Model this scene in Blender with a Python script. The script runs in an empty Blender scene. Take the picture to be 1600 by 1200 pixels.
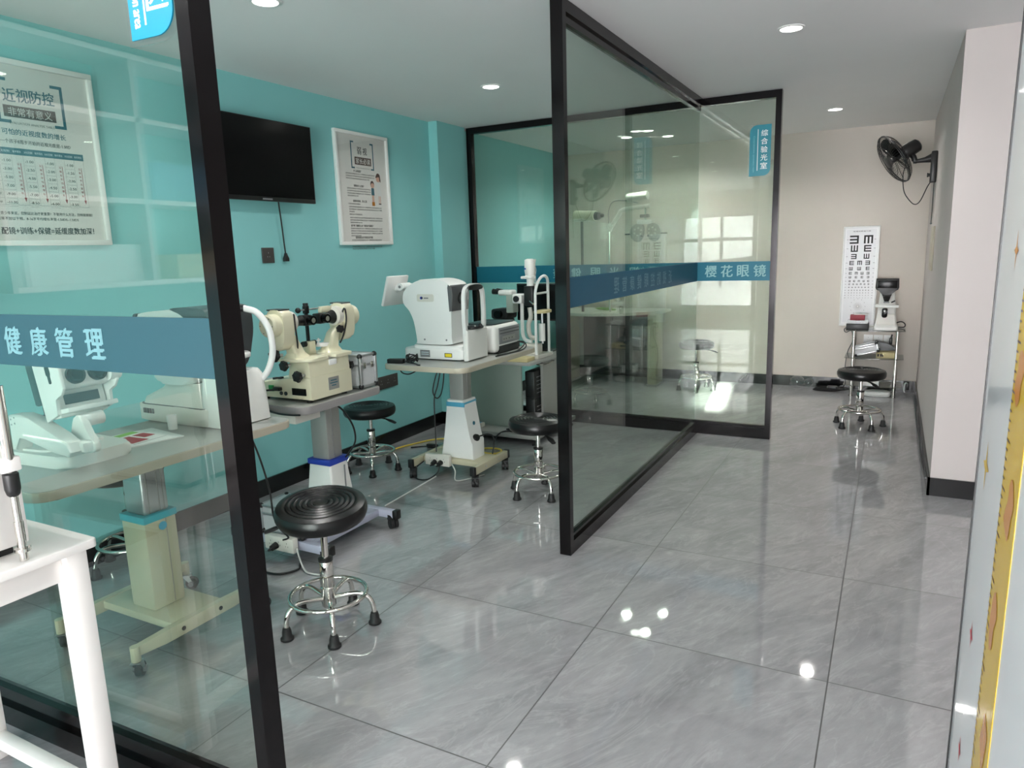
import bpy, bmesh, math, random
from mathutils import Matrix, Vector
random.seed(7)
SC = bpy.context.scene
COL = SC.collection
PI = math.pi

# ------------------------------------------------------------------ camera
F_PX, YAW, PITCH, ROLL = 1111.31, 0.492005, 0.184786, -0.030837
EYE = Vector((0, 0, 1.386))
RIGHT = Vector((0.88364433, 0.4671768, -0.03030727))
DOWN = Vector((0.05957962, -0.17643073, -0.98250825))
FWD = Vector((-0.4643522, 0.86638215, -0.18373623))
cam_data = bpy.data.cameras.new('camera')
cam_data.sensor_fit = 'HORIZONTAL'
cam_data.sensor_width = 36.0
cam_data.lens = F_PX / 1600 * 36.0
cam_data.clip_start = 0.02
cam = bpy.data.objects.new('camera', cam_data)
COL.objects.link(cam)
cam.matrix_world = Matrix(((RIGHT.x, -DOWN.x, -FWD.x, EYE.x), (RIGHT.y, -DOWN.y, -FWD.y, EYE.y),
                           (RIGHT.z, -DOWN.z, -FWD.z, EYE.z), (0, 0, 0, 1)))
SC.camera = cam

# ------------------------------------------------------------------ world, light, exposure
SC.view_settings.view_transform = 'Standard'
SC.view_settings.look = 'None'
SC.view_settings.gamma = 1.0
SC.view_settings.use_curve_mapping = False
SC.view_settings.exposure = 0.55
SC.cycles.transparent_max_bounces = 32
SC.cycles.max_bounces = 10
SC.cycles.diffuse_bounces = 5
SC.cycles.glossy_bounces = 5
SC.cycles.caustics_reflective = False
SC.cycles.caustics_refractive = False
world = bpy.data.worlds.new('daylight')
SC.world = world
world.use_nodes = True
bg = world.node_tree.nodes['Background']
bg.inputs[0].default_value = (0.86, 0.93, 1.0, 1)
bg.inputs[1].default_value = 1.6
DOWNLIGHT_POWER = 5.2
win = bpy.data.lights.new('shopfront_daylight', 'AREA')   # daylight entering by the glazed shopfront behind the viewer
win.shape = 'RECTANGLE'; win.size = 3.1; win.size_y = 1.75; win.energy = 330.0; win.color = (0.98, 0.98, 1.0)
wo = bpy.data.objects.new('shopfront_daylight', win); COL.objects.link(wo)
wo.location = (-0.35, -3.78, 1.08); wo.rotation_euler = (math.radians(106), 0, 0)
sun = bpy.data.lights.new('low_sun', 'SUN'); sun.energy = 230.0; sun.angle = math.radians(0.5); sun.color = (1.0, 0.96, 0.9)
so = bpy.data.objects.new('low_sun', sun); COL.objects.link(so)
so.location = (0, -8, 4); so.rotation_euler = Vector((-0.13, 1.0, -0.21)).to_track_quat('-Z', 'Y').to_euler()

CEIL = 2.381

# ------------------------------------------------------------------ materials
def lin(c):
    c = c / 255.0
    return c / 12.92 if c <= 0.04045 else ((c + 0.055) / 1.055) ** 2.4
def rgb(r, g, b): return (lin(r), lin(g), lin(b), 1)
def setin(b, **kw):
    for k, v in kw.items():
        k = k.replace('_', ' ')
        if k in b.inputs: b.inputs[k].default_value = v
def mat(name, c, rough=0.5, metal=0.0, spec=0.5, coat=0.0, vary=0.04, scale=14.0, bump=0.0, emit=None, estr=0.0):
    m = bpy.data.materials.new(name); m.use_nodes = True
    nt = m.node_tree; b = nt.nodes['Principled BSDF']
    col = rgb(*c)
    setin(b, Base_Color=col, Roughness=rough, Metallic=metal, Specular_IOR_Level=spec, Coat_Weight=coat, Coat_Roughness=0.06)
    if emit:
        setin(b, Emission_Color=rgb(*emit), Emission_Strength=estr)
    if vary or bump:
        tc = nt.nodes.new('ShaderNodeTexCoord'); n = nt.nodes.new('ShaderNodeTexNoise')
        n.inputs['Scale'].default_value = scale; n.inputs['Detail'].default_value = 4
        nt.links.new(tc.outputs['Object'], n.inputs['Vector'])
        if vary:
            mx = nt.nodes.new('ShaderNodeMix'); mx.data_type = 'RGBA'
            mx.inputs[6].default_value = tuple(min(1, x * (1 + vary)) for x in col[:3]) + (1,)
            mx.inputs[7].default_value = tuple(x * (1 - vary) for x in col[:3]) + (1,)
            nt.links.new(n.outputs['Fac'], mx.inputs[0]); nt.links.new(mx.outputs[2], b.inputs['Base Color'])
        if bump:
            bp = nt.nodes.new('ShaderNodeBump'); bp.inputs['Strength'].default_value = bump; bp.inputs['Distance'].default_value = 0.01
            nt.links.new(n.outputs['Fac'], bp.inputs['Height']); nt.links.new(bp.outputs['Normal'], b.inputs['Normal'])
    return m

def glass(name, tint, ior=1.5, gloss_rough=0.0):
    m = bpy.data.materials.new(name); m.use_nodes = True
    nt = m.node_tree; nt.nodes.clear()
    out = nt.nodes.new('ShaderNodeOutputMaterial'); mix = nt.nodes.new('ShaderNodeMixShader')
    tr = nt.nodes.new('ShaderNodeBsdfTransparent'); gl = nt.nodes.new('ShaderNodeBsdfGlossy'); fr = nt.nodes.new('ShaderNodeFresnel')
    tr.inputs[0].default_value = (*tint, 1); gl.inputs['Roughness'].default_value = gloss_rough; fr.inputs[0].default_value = ior
    ge = nt.nodes.new('ShaderNodeNewGeometry'); ma = nt.nodes.new('ShaderNodeMath'); ma.operation = 'MULTIPLY_ADD'
    ma.inputs[1].default_value = 1.0 / ior - ior; ma.inputs[2].default_value = ior      # a pane has the same Fresnel from both of its faces
    nt.links.new(ge.outputs['Backfacing'], ma.inputs[0]); 
    nt.links.new(ma.outputs[0], fr.inputs[0])
    nt.links.new(fr.outputs[0], mix.inputs[0]); nt.links.new(tr.outputs[0], mix.inputs[1]); nt.links.new(gl.outputs[0], mix.inputs[2])
    nt.links.new(mix.outputs[0], out.inputs[0])
    return m

M = dict(
    teal=mat('teal wall paint', (137, 201, 202), 0.6, vary=0.03, scale=5, bump=0.03),
    beige=mat('warm beige wall paint', (210, 201, 192), 0.6, vary=0.02, scale=4, bump=0.02),
    white_wall=mat('white wall paint', (196, 188, 185), 0.55, vary=0.02, scale=4, bump=0.02),
    ceiling=mat('white ceiling paint', (236, 235, 235), 0.75, vary=0.02, scale=3),
    skirt=mat('black skirting tile', (16, 17, 18), 0.12, vary=0.1),
    frame=mat('black polished steel', (46, 44, 45), 0.14, metal=0.9, vary=0.12, scale=3),
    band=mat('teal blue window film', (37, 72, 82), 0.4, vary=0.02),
    band_shaded=mat('teal blue window film', (30, 82, 104), 0.45, spec=0.15, vary=0.02),  # shade on the corridor pane is put into this film colour
    frost_shaded=mat('dim frosted lettering', (84, 120, 132), 0.6, vary=0.03),  # lettering darkened to go with the shaded film
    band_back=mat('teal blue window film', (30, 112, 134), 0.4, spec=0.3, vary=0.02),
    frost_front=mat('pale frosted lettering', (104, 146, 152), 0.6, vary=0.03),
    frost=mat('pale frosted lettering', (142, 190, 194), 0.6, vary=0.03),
    white=mat('white enamel', (236, 236, 234), 0.28, vary=0.01),
    white_paint=mat('white painted wood', (240, 236, 232), 0.35, vary=0.02),
    plastic=mat('white plastic', (233, 232, 228), 0.32, vary=0.01),
    offwhite=mat('off white plastic', (216, 213, 204), 0.35, vary=0.02),
    cream=mat('cream enamel', (222, 217, 190), 0.3, vary=0.02),
    black=mat('black plastic', (20, 20, 21), 0.4, vary=0.05),
    gloss_black=mat('glossy black', (6, 6, 7), 0.22, spec=0.25, vary=0.0),
    leather=mat('black vinyl', (13, 13, 14), 0.3, spec=0.4, vary=0.08, scale=40, bump=0.02),
    rubber=mat('black rubber', (24, 24, 25), 0.55, vary=0.08),
    chrome=mat('chrome', (225, 222, 216), 0.09, metal=1.0, vary=0.02),
    alu=mat('brushed aluminium', (196, 197, 199), 0.3, metal=0.85, vary=0.06, scale=30),
    alu_case=mat('aluminium case skin', (206, 207, 209), 0.4, metal=0.12, vary=0.05, scale=60),
    col_grey=mat('grey column paint', (158, 158, 154), 0.4, metal=0.25, vary=0.04),
    top_grey=mat('grey laminate', (160, 161, 157), 0.38, vary=0.04, scale=60),
    edge_beige=mat('beige edge band', (188, 180, 162), 0.45, vary=0.03),
    edge_grey=mat('grey edge band', (150, 146, 146), 0.45, vary=0.03),
    base_beige=mat('beige powder coat', (192, 186, 160), 0.42, vary=0.03),
    base_lilac=mat('lilac grey powder coat', (176, 178, 196), 0.42, vary=0.03),
    aqua=mat('aqua trim', (72, 178, 196), 0.4, vary=0.02),
    blue=mat('royal blue trim', (34, 62, 168), 0.4, vary=0.02),
    sky=mat('sky blue trim', (84, 168, 200), 0.4, vary=0.02),
    cyan=mat('cyan sign', (0, 142, 176), 0.35, vary=0.01),
    sign_teal=mat('teal sign', (0, 134, 152), 0.3, vary=0.01),
    lettering=mat('white lettering', (238, 246, 247), 0.5, vary=0.0),
    lettering_soft=mat('pale cyan lettering', (120, 200, 214), 0.5, vary=0.0),
    paper=mat('poster paper', (240, 236, 232), 0.5, vary=0.015),
    sheet=mat('white paper', (236, 236, 234), 0.6, vary=0.01),
    ink=mat('black print', (30, 29, 29), 0.6, vary=0.0),
    ink_soft=mat('grey print', (74, 70, 70), 0.6, vary=0.0),
    ink_teal=mat('teal print', (44, 104, 122), 0.6, vary=0.0),
    ink_brown=mat('brown print', (86, 62, 56), 0.6, vary=0.0),
    ink_red=mat('red print', (168, 44, 58), 0.6, vary=0.0),
    ink_line=mat('rule print', (150, 146, 146), 0.6, vary=0.0),
    ink_pale=mat('pale print', (205, 222, 228), 0.6, vary=0.0),
    skin=mat('peach print', (222, 176, 156), 0.6, vary=0.0),
    dark_glass=mat('smoked grey panel', (92, 92, 94), 0.15, vary=0.0),
    grey=mat('mid grey plastic', (128, 130, 132), 0.4, vary=0.02),
    dark_grey=mat('dark grey plastic', (62, 66, 68), 0.4, vary=0.03),
    slate=mat('dark slate lid', (44, 58, 60), 0.35, vary=0.03),
    green_grey=mat('grey green panel', (150, 162, 152), 0.5, vary=0.03),
    socket=mat('charcoal socket plate', (66, 62, 60), 0.4, vary=0.02),
    yellow_cable=mat('yellow cable', (226, 198, 84), 0.5, vary=0.0),
    yellow=mat('yellow label', (232, 208, 40), 0.5, vary=0.0),
    green=mat('green switch', (24, 130, 62), 0.35, vary=0.0),
    lime=mat('lime cloth', (140, 196, 96), 0.8, vary=0.15, scale=30),
    red=mat('dark red card', (150, 44, 58), 0.5, vary=0.03),
    cream_card=mat('cream card', (212, 198, 150), 0.6, vary=0.03),
    chart=mat('chart face', (214, 214, 216), 0.3, vary=0.0),
    board=mat('glossy white board', (240, 240, 242), 0.07, coat=0.5, vary=0.02, scale=2),
    ruler=mat('yellow ruler print', (214, 172, 34), 0.16, vary=0.06, scale=6),
    orange=mat('orange print', (206, 132, 46), 0.16, vary=0.0),
    lens=mat('downlight lens', (255, 255, 255), 0.4, vary=0.0, emit=(255, 250, 244), estr=14.0),
    wire_grey=mat('light grey cable', (196, 196, 192), 0.5, vary=0.0),
)
M['glass'] = glass('green tinted glass', (0.875, 0.925, 0.895))
M['glass_side'] = glass('green tinted glass', (0.835, 0.89, 0.855))
M['glass_back'] = glass('green tinted glass', (0.875, 0.92, 0.885))
M['glass_clear'] = glass('smoked shelf glass', (0.80, 0.83, 0.82))
M['acrylic'] = glass('clear acrylic', (0.985, 0.99, 0.99))

def floor_material():
    m = bpy.data.materials.new('polished grey marble tile'); m.use_nodes = True
    nt = m.node_tree; N = nt.nodes; L = nt.links; b = N['Principled BSDF']
    def math_(op, a=None, bb=None, c=None):
        n = N.new('ShaderNodeMath'); n.operation = op
        for i, v in enumerate((a, bb, c)):
            if v is None: continue
            if isinstance(v, (int, float)): n.inputs[i].default_value = v
            else: L.new(v, n.inputs[i])
        return n.outputs[0]
    tc = N.new('ShaderNodeTexCoord'); sp = N.new('ShaderNodeSeparateXYZ'); L.new(tc.outputs['Object'], sp.inputs[0])
    tx = math_('DIVIDE', math_('ADD', sp.outputs[0], 20 * 0.796 + 0.108), 0.796)
    ty = math_('DIVIDE', math_('ADD', sp.outputs[1], 20 * 0.803 - 1.473), 0.803)
    fx = math_('FRACT', tx); fy = math_('FRACT', ty)
    ex = math_('MINIMUM', fx, math_('SUBTRACT', 1.0, fx)); ey = math_('MINIMUM', fy, math_('SUBTRACT', 1.0, fy))
    e = math_('MINIMUM', ex, ey); grout = math_('LESS_THAN', e, 0.0027)
    # every tile is cut from another piece of the slab
    cell = N.new('ShaderNodeCombineXYZ'); L.new(math_('FLOOR', tx), cell.inputs[0]); L.new(math_('FLOOR', ty), cell.inputs[1])
    wn = N.new('ShaderNodeTexWhiteNoise'); wn.noise_dimensions = '2D'; L.new(cell.outputs[0], wn.inputs['Vector'])
    off = N.new('ShaderNodeVectorMath'); off.operation = 'SCALE'; L.new(wn.outputs['Color'], off.inputs[0]); off.inputs['Scale'].default_value = 9.0
    add = N.new('ShaderNodeVectorMath'); L.new(tc.outputs['Object'], add.inputs[0]); L.new(off.outputs[0], add.inputs[1])
    mr = N.new('ShaderNodeMapping'); mr.inputs['Rotation'].default_value = (0, 0, math.radians(-62)); L.new(add.outputs[0], mr.inputs[0])
    mp = N.new('ShaderNodeMapping'); mp.inputs['Scale'].default_value = (0.8, 2.5, 1); L.new(mr.outputs[0], mp.inputs[0])
    def noise(scale, detail, rough, dist=0.0):
        n = N.new('ShaderNodeTexNoise'); n.inputs['Scale'].default_value = scale; n.inputs['Detail'].default_value = detail
        n.inputs['Roughness'].default_value = rough; n.inputs['Distortion'].default_value = dist; L.new(mp.outputs[0], n.inputs['Vector']); return n.outputs['Fac']
    n1 = noise(1.6, 8, 0.62, 0.8); n2 = noise(2.3, 9, 0.6, 1.6); n3 = noise(14, 6, 0.7)
    vein = math_('SUBTRACT', 1.0, math_('MINIMUM', math_('MULTIPLY', math_('ABSOLUTE', math_('SUBTRACT', n2, 0.5)), 34.0), 1.0))
    vein = math_('MULTIPLY', vein, math_('MULTIPLY', n3, 0.24))
    base = N.new('ShaderNodeValToRGB'); L.new(n1, base.inputs[0])
    base.color_ramp.elements[0].position = 0.28; base.color_ramp.elements[0].color = rgb(137, 136, 139)
    base.color_ramp.elements[1].position = 0.72; base.color_ramp.elements[1].color = rgb(167, 166, 168)
    fine = N.new('ShaderNodeMix'); fine.data_type = 'RGBA'; fine.blend_type = 'OVERLAY'; fine.inputs[0].default_value = 0.22
    L.new(base.outputs[0], fine.inputs[6]); L.new(n3, fine.inputs[7])
    v = N.new('ShaderNodeMix'); v.data_type = 'RGBA'; L.new(vein, v.inputs[0]); L.new(fine.outputs[2], v.inputs[6]); v.inputs[7].default_value = rgb(212, 211, 211)
    g = N.new('ShaderNodeMix'); g.data_type = 'RGBA'; L.new(grout, g.inputs[0]); L.new(v.outputs[2], g.inputs[6]); g.inputs[7].default_value = rgb(48, 48, 48)
    L.new(g.outputs[2], b.inputs['Base Color'])
    L.new(math_('MULTIPLY_ADD', grout, 0.5, math_('MULTIPLY_ADD', n3, 0.03, 0.02)), b.inputs['Roughness'])
    setin(b, Specular_IOR_Level=0.85, IOR=1.72)
    wv = N.new('ShaderNodeTexNoise'); wv.inputs['Scale'].default_value = 3.0; wv.inputs['Detail'].default_value = 1; L.new(tc.outputs['Object'], wv.inputs['Vector'])
    bp = N.new('ShaderNodeBump'); bp.inputs['Strength'].default_value = 0.015; bp.inputs['Distance'].default_value = 0.02
    L.new(wv.outputs['Fac'], bp.inputs['Height']); L.new(bp.outputs[0], b.inputs['Normal'])
    return m
M['floor'] = floor_material()

# ------------------------------------------------------------------ mesh building
def V(*a): return Vector(a)
def Tr(loc=(0, 0, 0), rx=0, ry=0, rz=0):
    return Matrix.Translation(loc) @ Matrix.Rotation(rz, 4, 'Z') @ Matrix.Rotation(ry, 4, 'Y') @ Matrix.Rotation(rx, 4, 'X')
def basis(origin, right, up):
    r = Vector(right); u = Vector(up); n = r.cross(u)
    return Matrix(((r.x, u.x, n.x, origin[0]), (r.y, u.y, n.y, origin[1]), (r.z, u.z, n.z, origin[2]), (0, 0, 0, 1)))
def face_x(x, y, z): return basis((x, y, z), (0, 1, 0), (0, 0, 1))       # drawn on a surface that faces +x
def face_y(x, y, z): return basis((x, y, z), (1, 0, 0), (0, 0, 1))       # drawn on a surface that faces -y
def face_z(x, y, z, a=0): return Tr((x, y, z), rz=a)
def catmull(pts, n=6, closed=False):
    P = [Vector(p) for p in pts]
    if len(P) < 3: return P
    out = []; k = len(P)
    for i in range(k if closed else k - 1):
        p1, p2 = P[i], P[(i + 1) % k]
        p0 = P[i - 1] if (i > 0 or closed) else p1 * 2 - p2
        p3 = P[(i + 2) % k] if (i + 2 < k or closed) else p2 * 2 - p1
        for j in range(n):
            t = j / n
            out.append(0.5 * ((2 * p1) + (p2 - p0) * t + (2 * p0 - 5 * p1 + 4 * p2 - p3) * t * t + (3 * p1 - p0 - 3 * p2 + p3) * t ** 3))
    if not closed: out.append(P[-1])
    return out
def rrect(w, h, r, n=5, cx=0, cy=0):
    o = []
    for sx, sy, a0 in ((1, -1, -90), (1, 1, 0), (-1, 1, 90), (-1, -1, 180)):
        for i in range(n + 1):
            a = math.radians(a0 + 90 * i / n)
            o.append((cx + sx * (w / 2 - r) + r * math.cos(a), cy + sy * (h / 2 - r) + r * math.sin(a)))
    return o
def circle(r, n=24, cx=0, cy=0, sy=1.0, a0=0.0): return [(cx + r * math.cos(a0 + 2 * PI * i / n), cy + sy * r * math.sin(a0 + 2 * PI * i / n)) for i in range(n)]
def smooth2(pts, n=5, closed=True): return [(p.x, p.y) for p in catmull([(a, b, 0) for a, b in pts], n, closed)]
AX = {'x': lambda a, b, c: (c, a, b), 'y': lambda a, b, c: (a, c, b), 'z': lambda a, b, c: (a, b, c)}
TXT = {}
def text_mesh(s):
    k = s
    if k not in TXT:
        c = bpy.data.curves.new('lettering', 'FONT'); c.body = s; c.size = 1.0; c.resolution_u = 2; c.fill_mode = 'FRONT'
        c.align_x = 'CENTER'; c.align_y = 'CENTER'
        o = bpy.data.objects.new('lettering', c); COL.objects.link(o); bpy.context.view_layer.update()
        me = bpy.data.meshes.new_from_object(o.evaluated_get(bpy.context.evaluated_depsgraph_get()))
        vs = [v.co.copy() for v in me.vertices]; fs = [tuple(p.vertices) for p in me.polygons]
        if vs:
            x0 = min(v.x for v in vs); x1 = max(v.x for v in vs); y0 = min(v.y for v in vs); y1 = max(v.y for v in vs)
            mid = Vector(((x0 + x1) / 2, (y0 + y1) / 2, 0)); vs = [v - mid for v in vs]; size = (x1 - x0, y1 - y0)
        else: size = (1, 1)
        bpy.data.objects.remove(o); bpy.data.curves.remove(c); bpy.data.meshes.remove(me)
        TXT[k] = (vs, fs, size)
    return TXT[k]

class MB:
    def __init__(s): s.v = []; s.f = []; s.m = []; s.mats = []
    def mi(s, m):
        if m not in s.mats: s.mats.append(m)
        return s.mats.index(m)
    def add(s, vs, fs, m, T=None):
        k = len(s.v); i = s.mi(M[m] if isinstance(m, str) else m)
        s.v += [(T @ Vector(p)) if T is not None else Vector(p) for p in vs]
        s.f += [tuple(k + j for j in f) for f in fs]; s.m += [i] * len(fs)
        return s
    def _bm(s, bm, m, T):
        bm.verts.ensure_lookup_table(); bm.verts.index_update()
        s.add([v.co.copy() for v in bm.verts], [tuple(v.index for v in f.verts) for f in bm.faces], m, T); bm.free(); return s
    def box(s, c, d, m, bev=0.0, seg=2, T=None):
        bm = bmesh.new(); bmesh.ops.create_cube(bm, size=1.0)
        for v in bm.verts: v.co = Vector((v.co.x * d[0] + c[0], v.co.y * d[1] + c[1], v.co.z * d[2] + c[2]))
        if bev: bmesh.ops.bevel(bm, geom=bm.edges[:], offset=min(bev, min(d) * 0.49), segments=seg, profile=0.5, affect='EDGES')
        return s._bm(bm, m, T)
    def bb(s, x0, x1, y0, y1, z0, z1, m, bev=0.0, seg=2, T=None):
        return s.box(((x0 + x1) / 2, (y0 + y1) / 2, (z0 + z1) / 2), (abs(x1 - x0), abs(y1 - y0), abs(z1 - z0)), m, bev, seg, T)
    def prism(s, poly, lo, hi, m, axis='z', bev=0.0, seg=2, T=None, scale_hi=None):
        bm = bmesh.new(); f = AX[axis]; n = len(poly)
        hp = poly
        if scale_hi:
            cx = sum(p[0] for p in poly) / n; cy = sum(p[1] for p in poly) / n
            hp = [(cx + (a - cx) * scale_hi[0], cy + (b - cy) * scale_hi[1]) for a, b in poly]
        A = [bm.verts.new(f(a, b, lo)) for a, b in poly]; B = [bm.verts.new(f(a, b, hi)) for a, b in hp]
        fa = bm.faces.new(A[::-1]); fb = bm.faces.new(B)
        for i in range(n): bm.faces.new((A[i], A[(i + 1) % n], B[(i + 1) % n], B[i]))
        if bev:
            bmesh.ops.bevel(bm, geom=list(set(fa.edges[:] + fb.edges[:])), offset=bev, segments=seg, profile=0.5, affect='EDGES', clamp_overlap=True)
        return s._bm(bm, m, T)
    def ringband(s, outer, inner, lo, hi, m, axis='z', T=None, closed=True):
        f = AX[axis]; n = len(outer)
        vs = [f(a, b, lo) for a, b in outer] + [f(a, b, lo) for a, b in inner] + [f(a, b, hi) for a, b in outer] + [f(a, b, hi) for a, b in inner]
        fs = []
        for i in range(n if closed else n - 1):
            j = (i + 1) % n
            fs += [(i, j, n + j, n + i), (2 * n + i, 3 * n + i, 3 * n + j, 2 * n + j), (i, 2 * n + i, 2 * n + j, j), (n + i, n + j, 3 * n + j, 3 * n + i)]
        if not closed: fs += [(0, n, 3 * n, 2 * n), (n - 1, 3 * n - 1, 4 * n - 1, 2 * n - 1)]
        return s.add(vs, fs, m, T)
    def loft(s, rings, m, T=None, cap=True):
        n = len(rings[0]); vs = [p for r in rings for p in r]; fs = []
        for k in range(len(rings) - 1):
            for i in range(n):
                j = (i + 1) % n; fs.append((k * n + i, k * n + j, (k + 1) * n + j, (k + 1) * n + i))
        if cap: fs += [tuple(range(n))[::-1], tuple(range((len(rings) - 1) * n, len(rings) * n))]
        return s.add(vs, fs, m, T)
    def cyl(s, p0, p1, r0, m, r1=None, n=20, T=None):
        p0, p1 = Vector(p0), Vector(p1); r1 = r0 if r1 is None else r1
        d = (p1 - p0).normalized(); a = d.orthogonal().normalized(); b = d.cross(a)
        R = [[p + (a * math.cos(2 * PI * i / n) + b * math.sin(2 * PI * i / n)) * r for i in range(n)] for p, r in ((p0, r0), (p1, r1))]
        return s.loft(R, m, T)
    def disc(s, c, nrm, r, m, t=0.002, n=24, T=None):
        c = Vector(c); nn = Vector(nrm).normalized(); return s.cyl(c, c + nn * t, r, m, n=n, T=T)
    def tube(s, pts, r, m, n=8, sm=6, closed=False, T=None, flat=None):
        P = catmull(pts, sm, closed) if sm else [Vector(p) for p in pts]
        k = len(P); rings = []; a = None
        for i in range(k):
            d = (P[(i + 1) % k] - P[i - 1]) if closed else (P[min(i + 1, k - 1)] - P[max(i - 1, 0)])
            if d.length < 1e-9: d = Vector((0, 0, 1))
            d.normalize()
            a = d.orthogonal().normalized() if a is None else (a - d * a.dot(d)).normalized()
            b = d.cross(a); rr = r(i / max(1, k - 1)) if callable(r) else r
            rings.append([P[i] + (a * math.cos(2 * PI * j / n) + b * math.sin(2 * PI * j / n)) * rr for j in range(n)])
        if closed:
            vs = [p for q in rings for p in q]; fs = []
            for q in range(k):
                for i in range(n):
                    j = (i + 1) % n; q2 = (q + 1) % k; fs.append((q * n + i, q * n + j, q2 * n + j, q2 * n + i))
            return s.add(vs, fs, m, T)
        return s.loft(rings, m, T)
    def lathe(s, prof, m, n=32, T=None):
        return s.loft([[(r * math.cos(2 * PI * i / n), r * math.sin(2 * PI * i / n), z) for i in range(n)] for r, z in prof], m, T)
    def ball(s, c, r, m, n=14, sc=(1, 1, 1), T=None):
        bm = bmesh.new(); bmesh.ops.create_uvsphere(bm, u_segments=n, v_segments=max(6, n // 2), radius=r)
        for v in bm.verts: v.co = Vector((v.co.x * sc[0] + c[0], v.co.y * sc[1] + c[1], v.co.z * sc[2] + c[2]))
        return s._bm(bm, m, T)
    def text(s, t, h, m, T, w=None, bold=0.012, lift=0.0006, mirror=False, glyph=False):
        vs, fs, sz = text_mesh(t)
        if not fs: return s
        ky = h if glyph else h / max(sz[1], 1e-6); kx = ky if w is None else w / max(sz[0], 1e-6)
        if mirror: kx = -kx
        e = min(bold, 0.03) * ky * 1.1 if bold > 0.008 else 0.0       # heavier strokes: the glyph laid twice, slightly apart
        for n_, dx in enumerate((-e, e) if e else (0.0,)): s.add([(v.x * kx + dx, v.y * ky + dx * 0.5, lift + 0.00004 * n_) for v in vs], fs, m, T)
        return s
    def flat(s, poly, m, T, lift=0.0004):
        return s.add([(a, b, lift) for a, b in poly], [tuple(range(len(poly)))], m, T)
    def rect(s, cx, cy, w, h, m, T, lift=0.0004):
        return s.flat([(cx - w / 2, cy - h / 2), (cx + w / 2, cy - h / 2), (cx + w / 2, cy + h / 2), (cx - w / 2, cy + h / 2)], m, T, lift)
    def build(s, name, inv=None, smooth=38):
        me = bpy.data.meshes.new(name)
        me.from_pydata([tuple((inv @ p) if inv is not None else p) for p in s.v], [], s.f)
        for m in s.mats: me.materials.append(m)
        me.polygons.foreach_set('material_index', s.m)
        bm = bmesh.new(); bm.from_mesh(me)
        solid = [f for f in bm.faces if all(len(e.link_faces) == 2 for e in f.edges)]
        if solid: bmesh.ops.recalc_face_normals(bm, faces=solid)
        bm.to_mesh(me); bm.free()
        me.polygons.foreach_set('use_smooth', [True] * len(me.polygons))
        me.set_sharp_from_angle(angle=math.radians(smooth))
        o = bpy.data.objects.new(name, me); COL.objects.link(o); return o

def tag(o, label, cat, group=None):
    o['label'] = label; o['category'] = cat
    if group: o['group'] = group
    return o
class Thing:
    """an Empty at the base of a thing; its parts are given in room coordinates (or local ones)"""
    def __init__(s, name, label, cat, loc=(0, 0, 0), rz=0.0, group=None, local=False):
        s.o = bpy.data.objects.new(name, None); COL.objects.link(s.o); s.o.empty_display_size = 0.1
        s.o.location = loc; s.o.rotation_euler = (0, 0, rz); tag(s.o, label, cat, group)
        s.inv = None if local else Tr(loc, rz=rz).inverted()
    def part(s, name, mb, parent=None, label=None, smooth=38):
        p = mb.build(name, s.inv, smooth); p.parent = parent or s.o
        if label: p['label'] = label
        return p
def single(name, label, cat, mb, loc=(0, 0, 0), group=None, smooth=38):
    o = mb.build(name, Matrix.Translation(loc).inverted(), smooth); o.location = loc; return tag(o, label, cat, group)
def struct(name, mb, parent=None, smooth=38):
    o = mb.build(name, None, smooth); o.parent = parent
    if parent is None: o['kind'] = 'structure'
    return o
def dup(root, loc, rz, label, group=None, name=None):
    r = root.copy(); COL.objects.link(r); r.location = loc; r.rotation_euler = (0, 0, rz); r['label'] = label
    if group: r['group'] = group
    for ch in list(root.children):
        c = ch.copy(); COL.objects.link(c); c.parent = r
        for g in list(ch.children):
            d = g.copy(); COL.objects.link(d); d.parent = c
    return r

# ------------------------------------------------------------------ the room
WL, WE, WR = -3.23, 7.37, 0.245       # left wall, end wall, right wall
YB, XR = -3.6, 1.75                   # shopfront behind the viewer, right side of the front shop
struct('floor', MB().bb(WL - 0.1, XR + 0.1, YB - 0.1, WE + 0.1, -0.12, 0, 'floor'))
struct('ceiling', MB().bb(WL - 0.1, XR + 0.1, YB - 0.1, WE + 0.1, CEIL, CEIL + 0.12, 'ceiling'))
struct('wall_left', MB().bb(WL - 0.12, WL, YB, WE, 0, CEIL, 'teal'))
struct('wall_column', MB().bb(WL, -3.15, 4.79, 5.19, 0, CEIL, 'teal'))
struct('wall_back', MB().bb(WL - 0.1, WR + 0.1, WE, WE + 0.12, 0, CEIL, 'beige'))
struct('wall_right', MB().bb(WR, XR, 4.352, WE, 0, CEIL, 'white_wall'))
struct('wall_shop', MB().bb(XR, XR + 0.12, YB, 4.352, 0, CEIL, 'white_wall'))
b = MB().bb(WL, -3.16, YB - 0.1, YB, 0, CEIL, 'white_wall').bb(-2.76, -1.9, YB - 0.1, YB, 0, CEIL, 'white_wall').bb(-3.16, -2.76, YB - 0.1, YB, 0, 0.9, 'white_wall').bb(-3.16, -2.76, YB - 0.1, YB, 2.2, CEIL, 'white_wall')
b.bb(1.2, XR, YB - 0.1, YB, 0, CEIL, 'white_wall').bb(-1.9, -0.26, YB - 0.1, YB, 1.96, CEIL, 'white_wall').bb(0.05, 1.2, YB - 0.1, YB, 1.96, CEIL, 'white_wall').bb(-0.26, 0.05, YB - 0.1, YB, 2.29, CEIL, 'white_wall').bb(-0.26, 0.05, YB - 0.1, YB, 1.96, 2.03, 'white_wall')  # narrow slot above the glazing is shaped to let the sun patch through
struct('wall_front', b)
b = MB()
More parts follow.
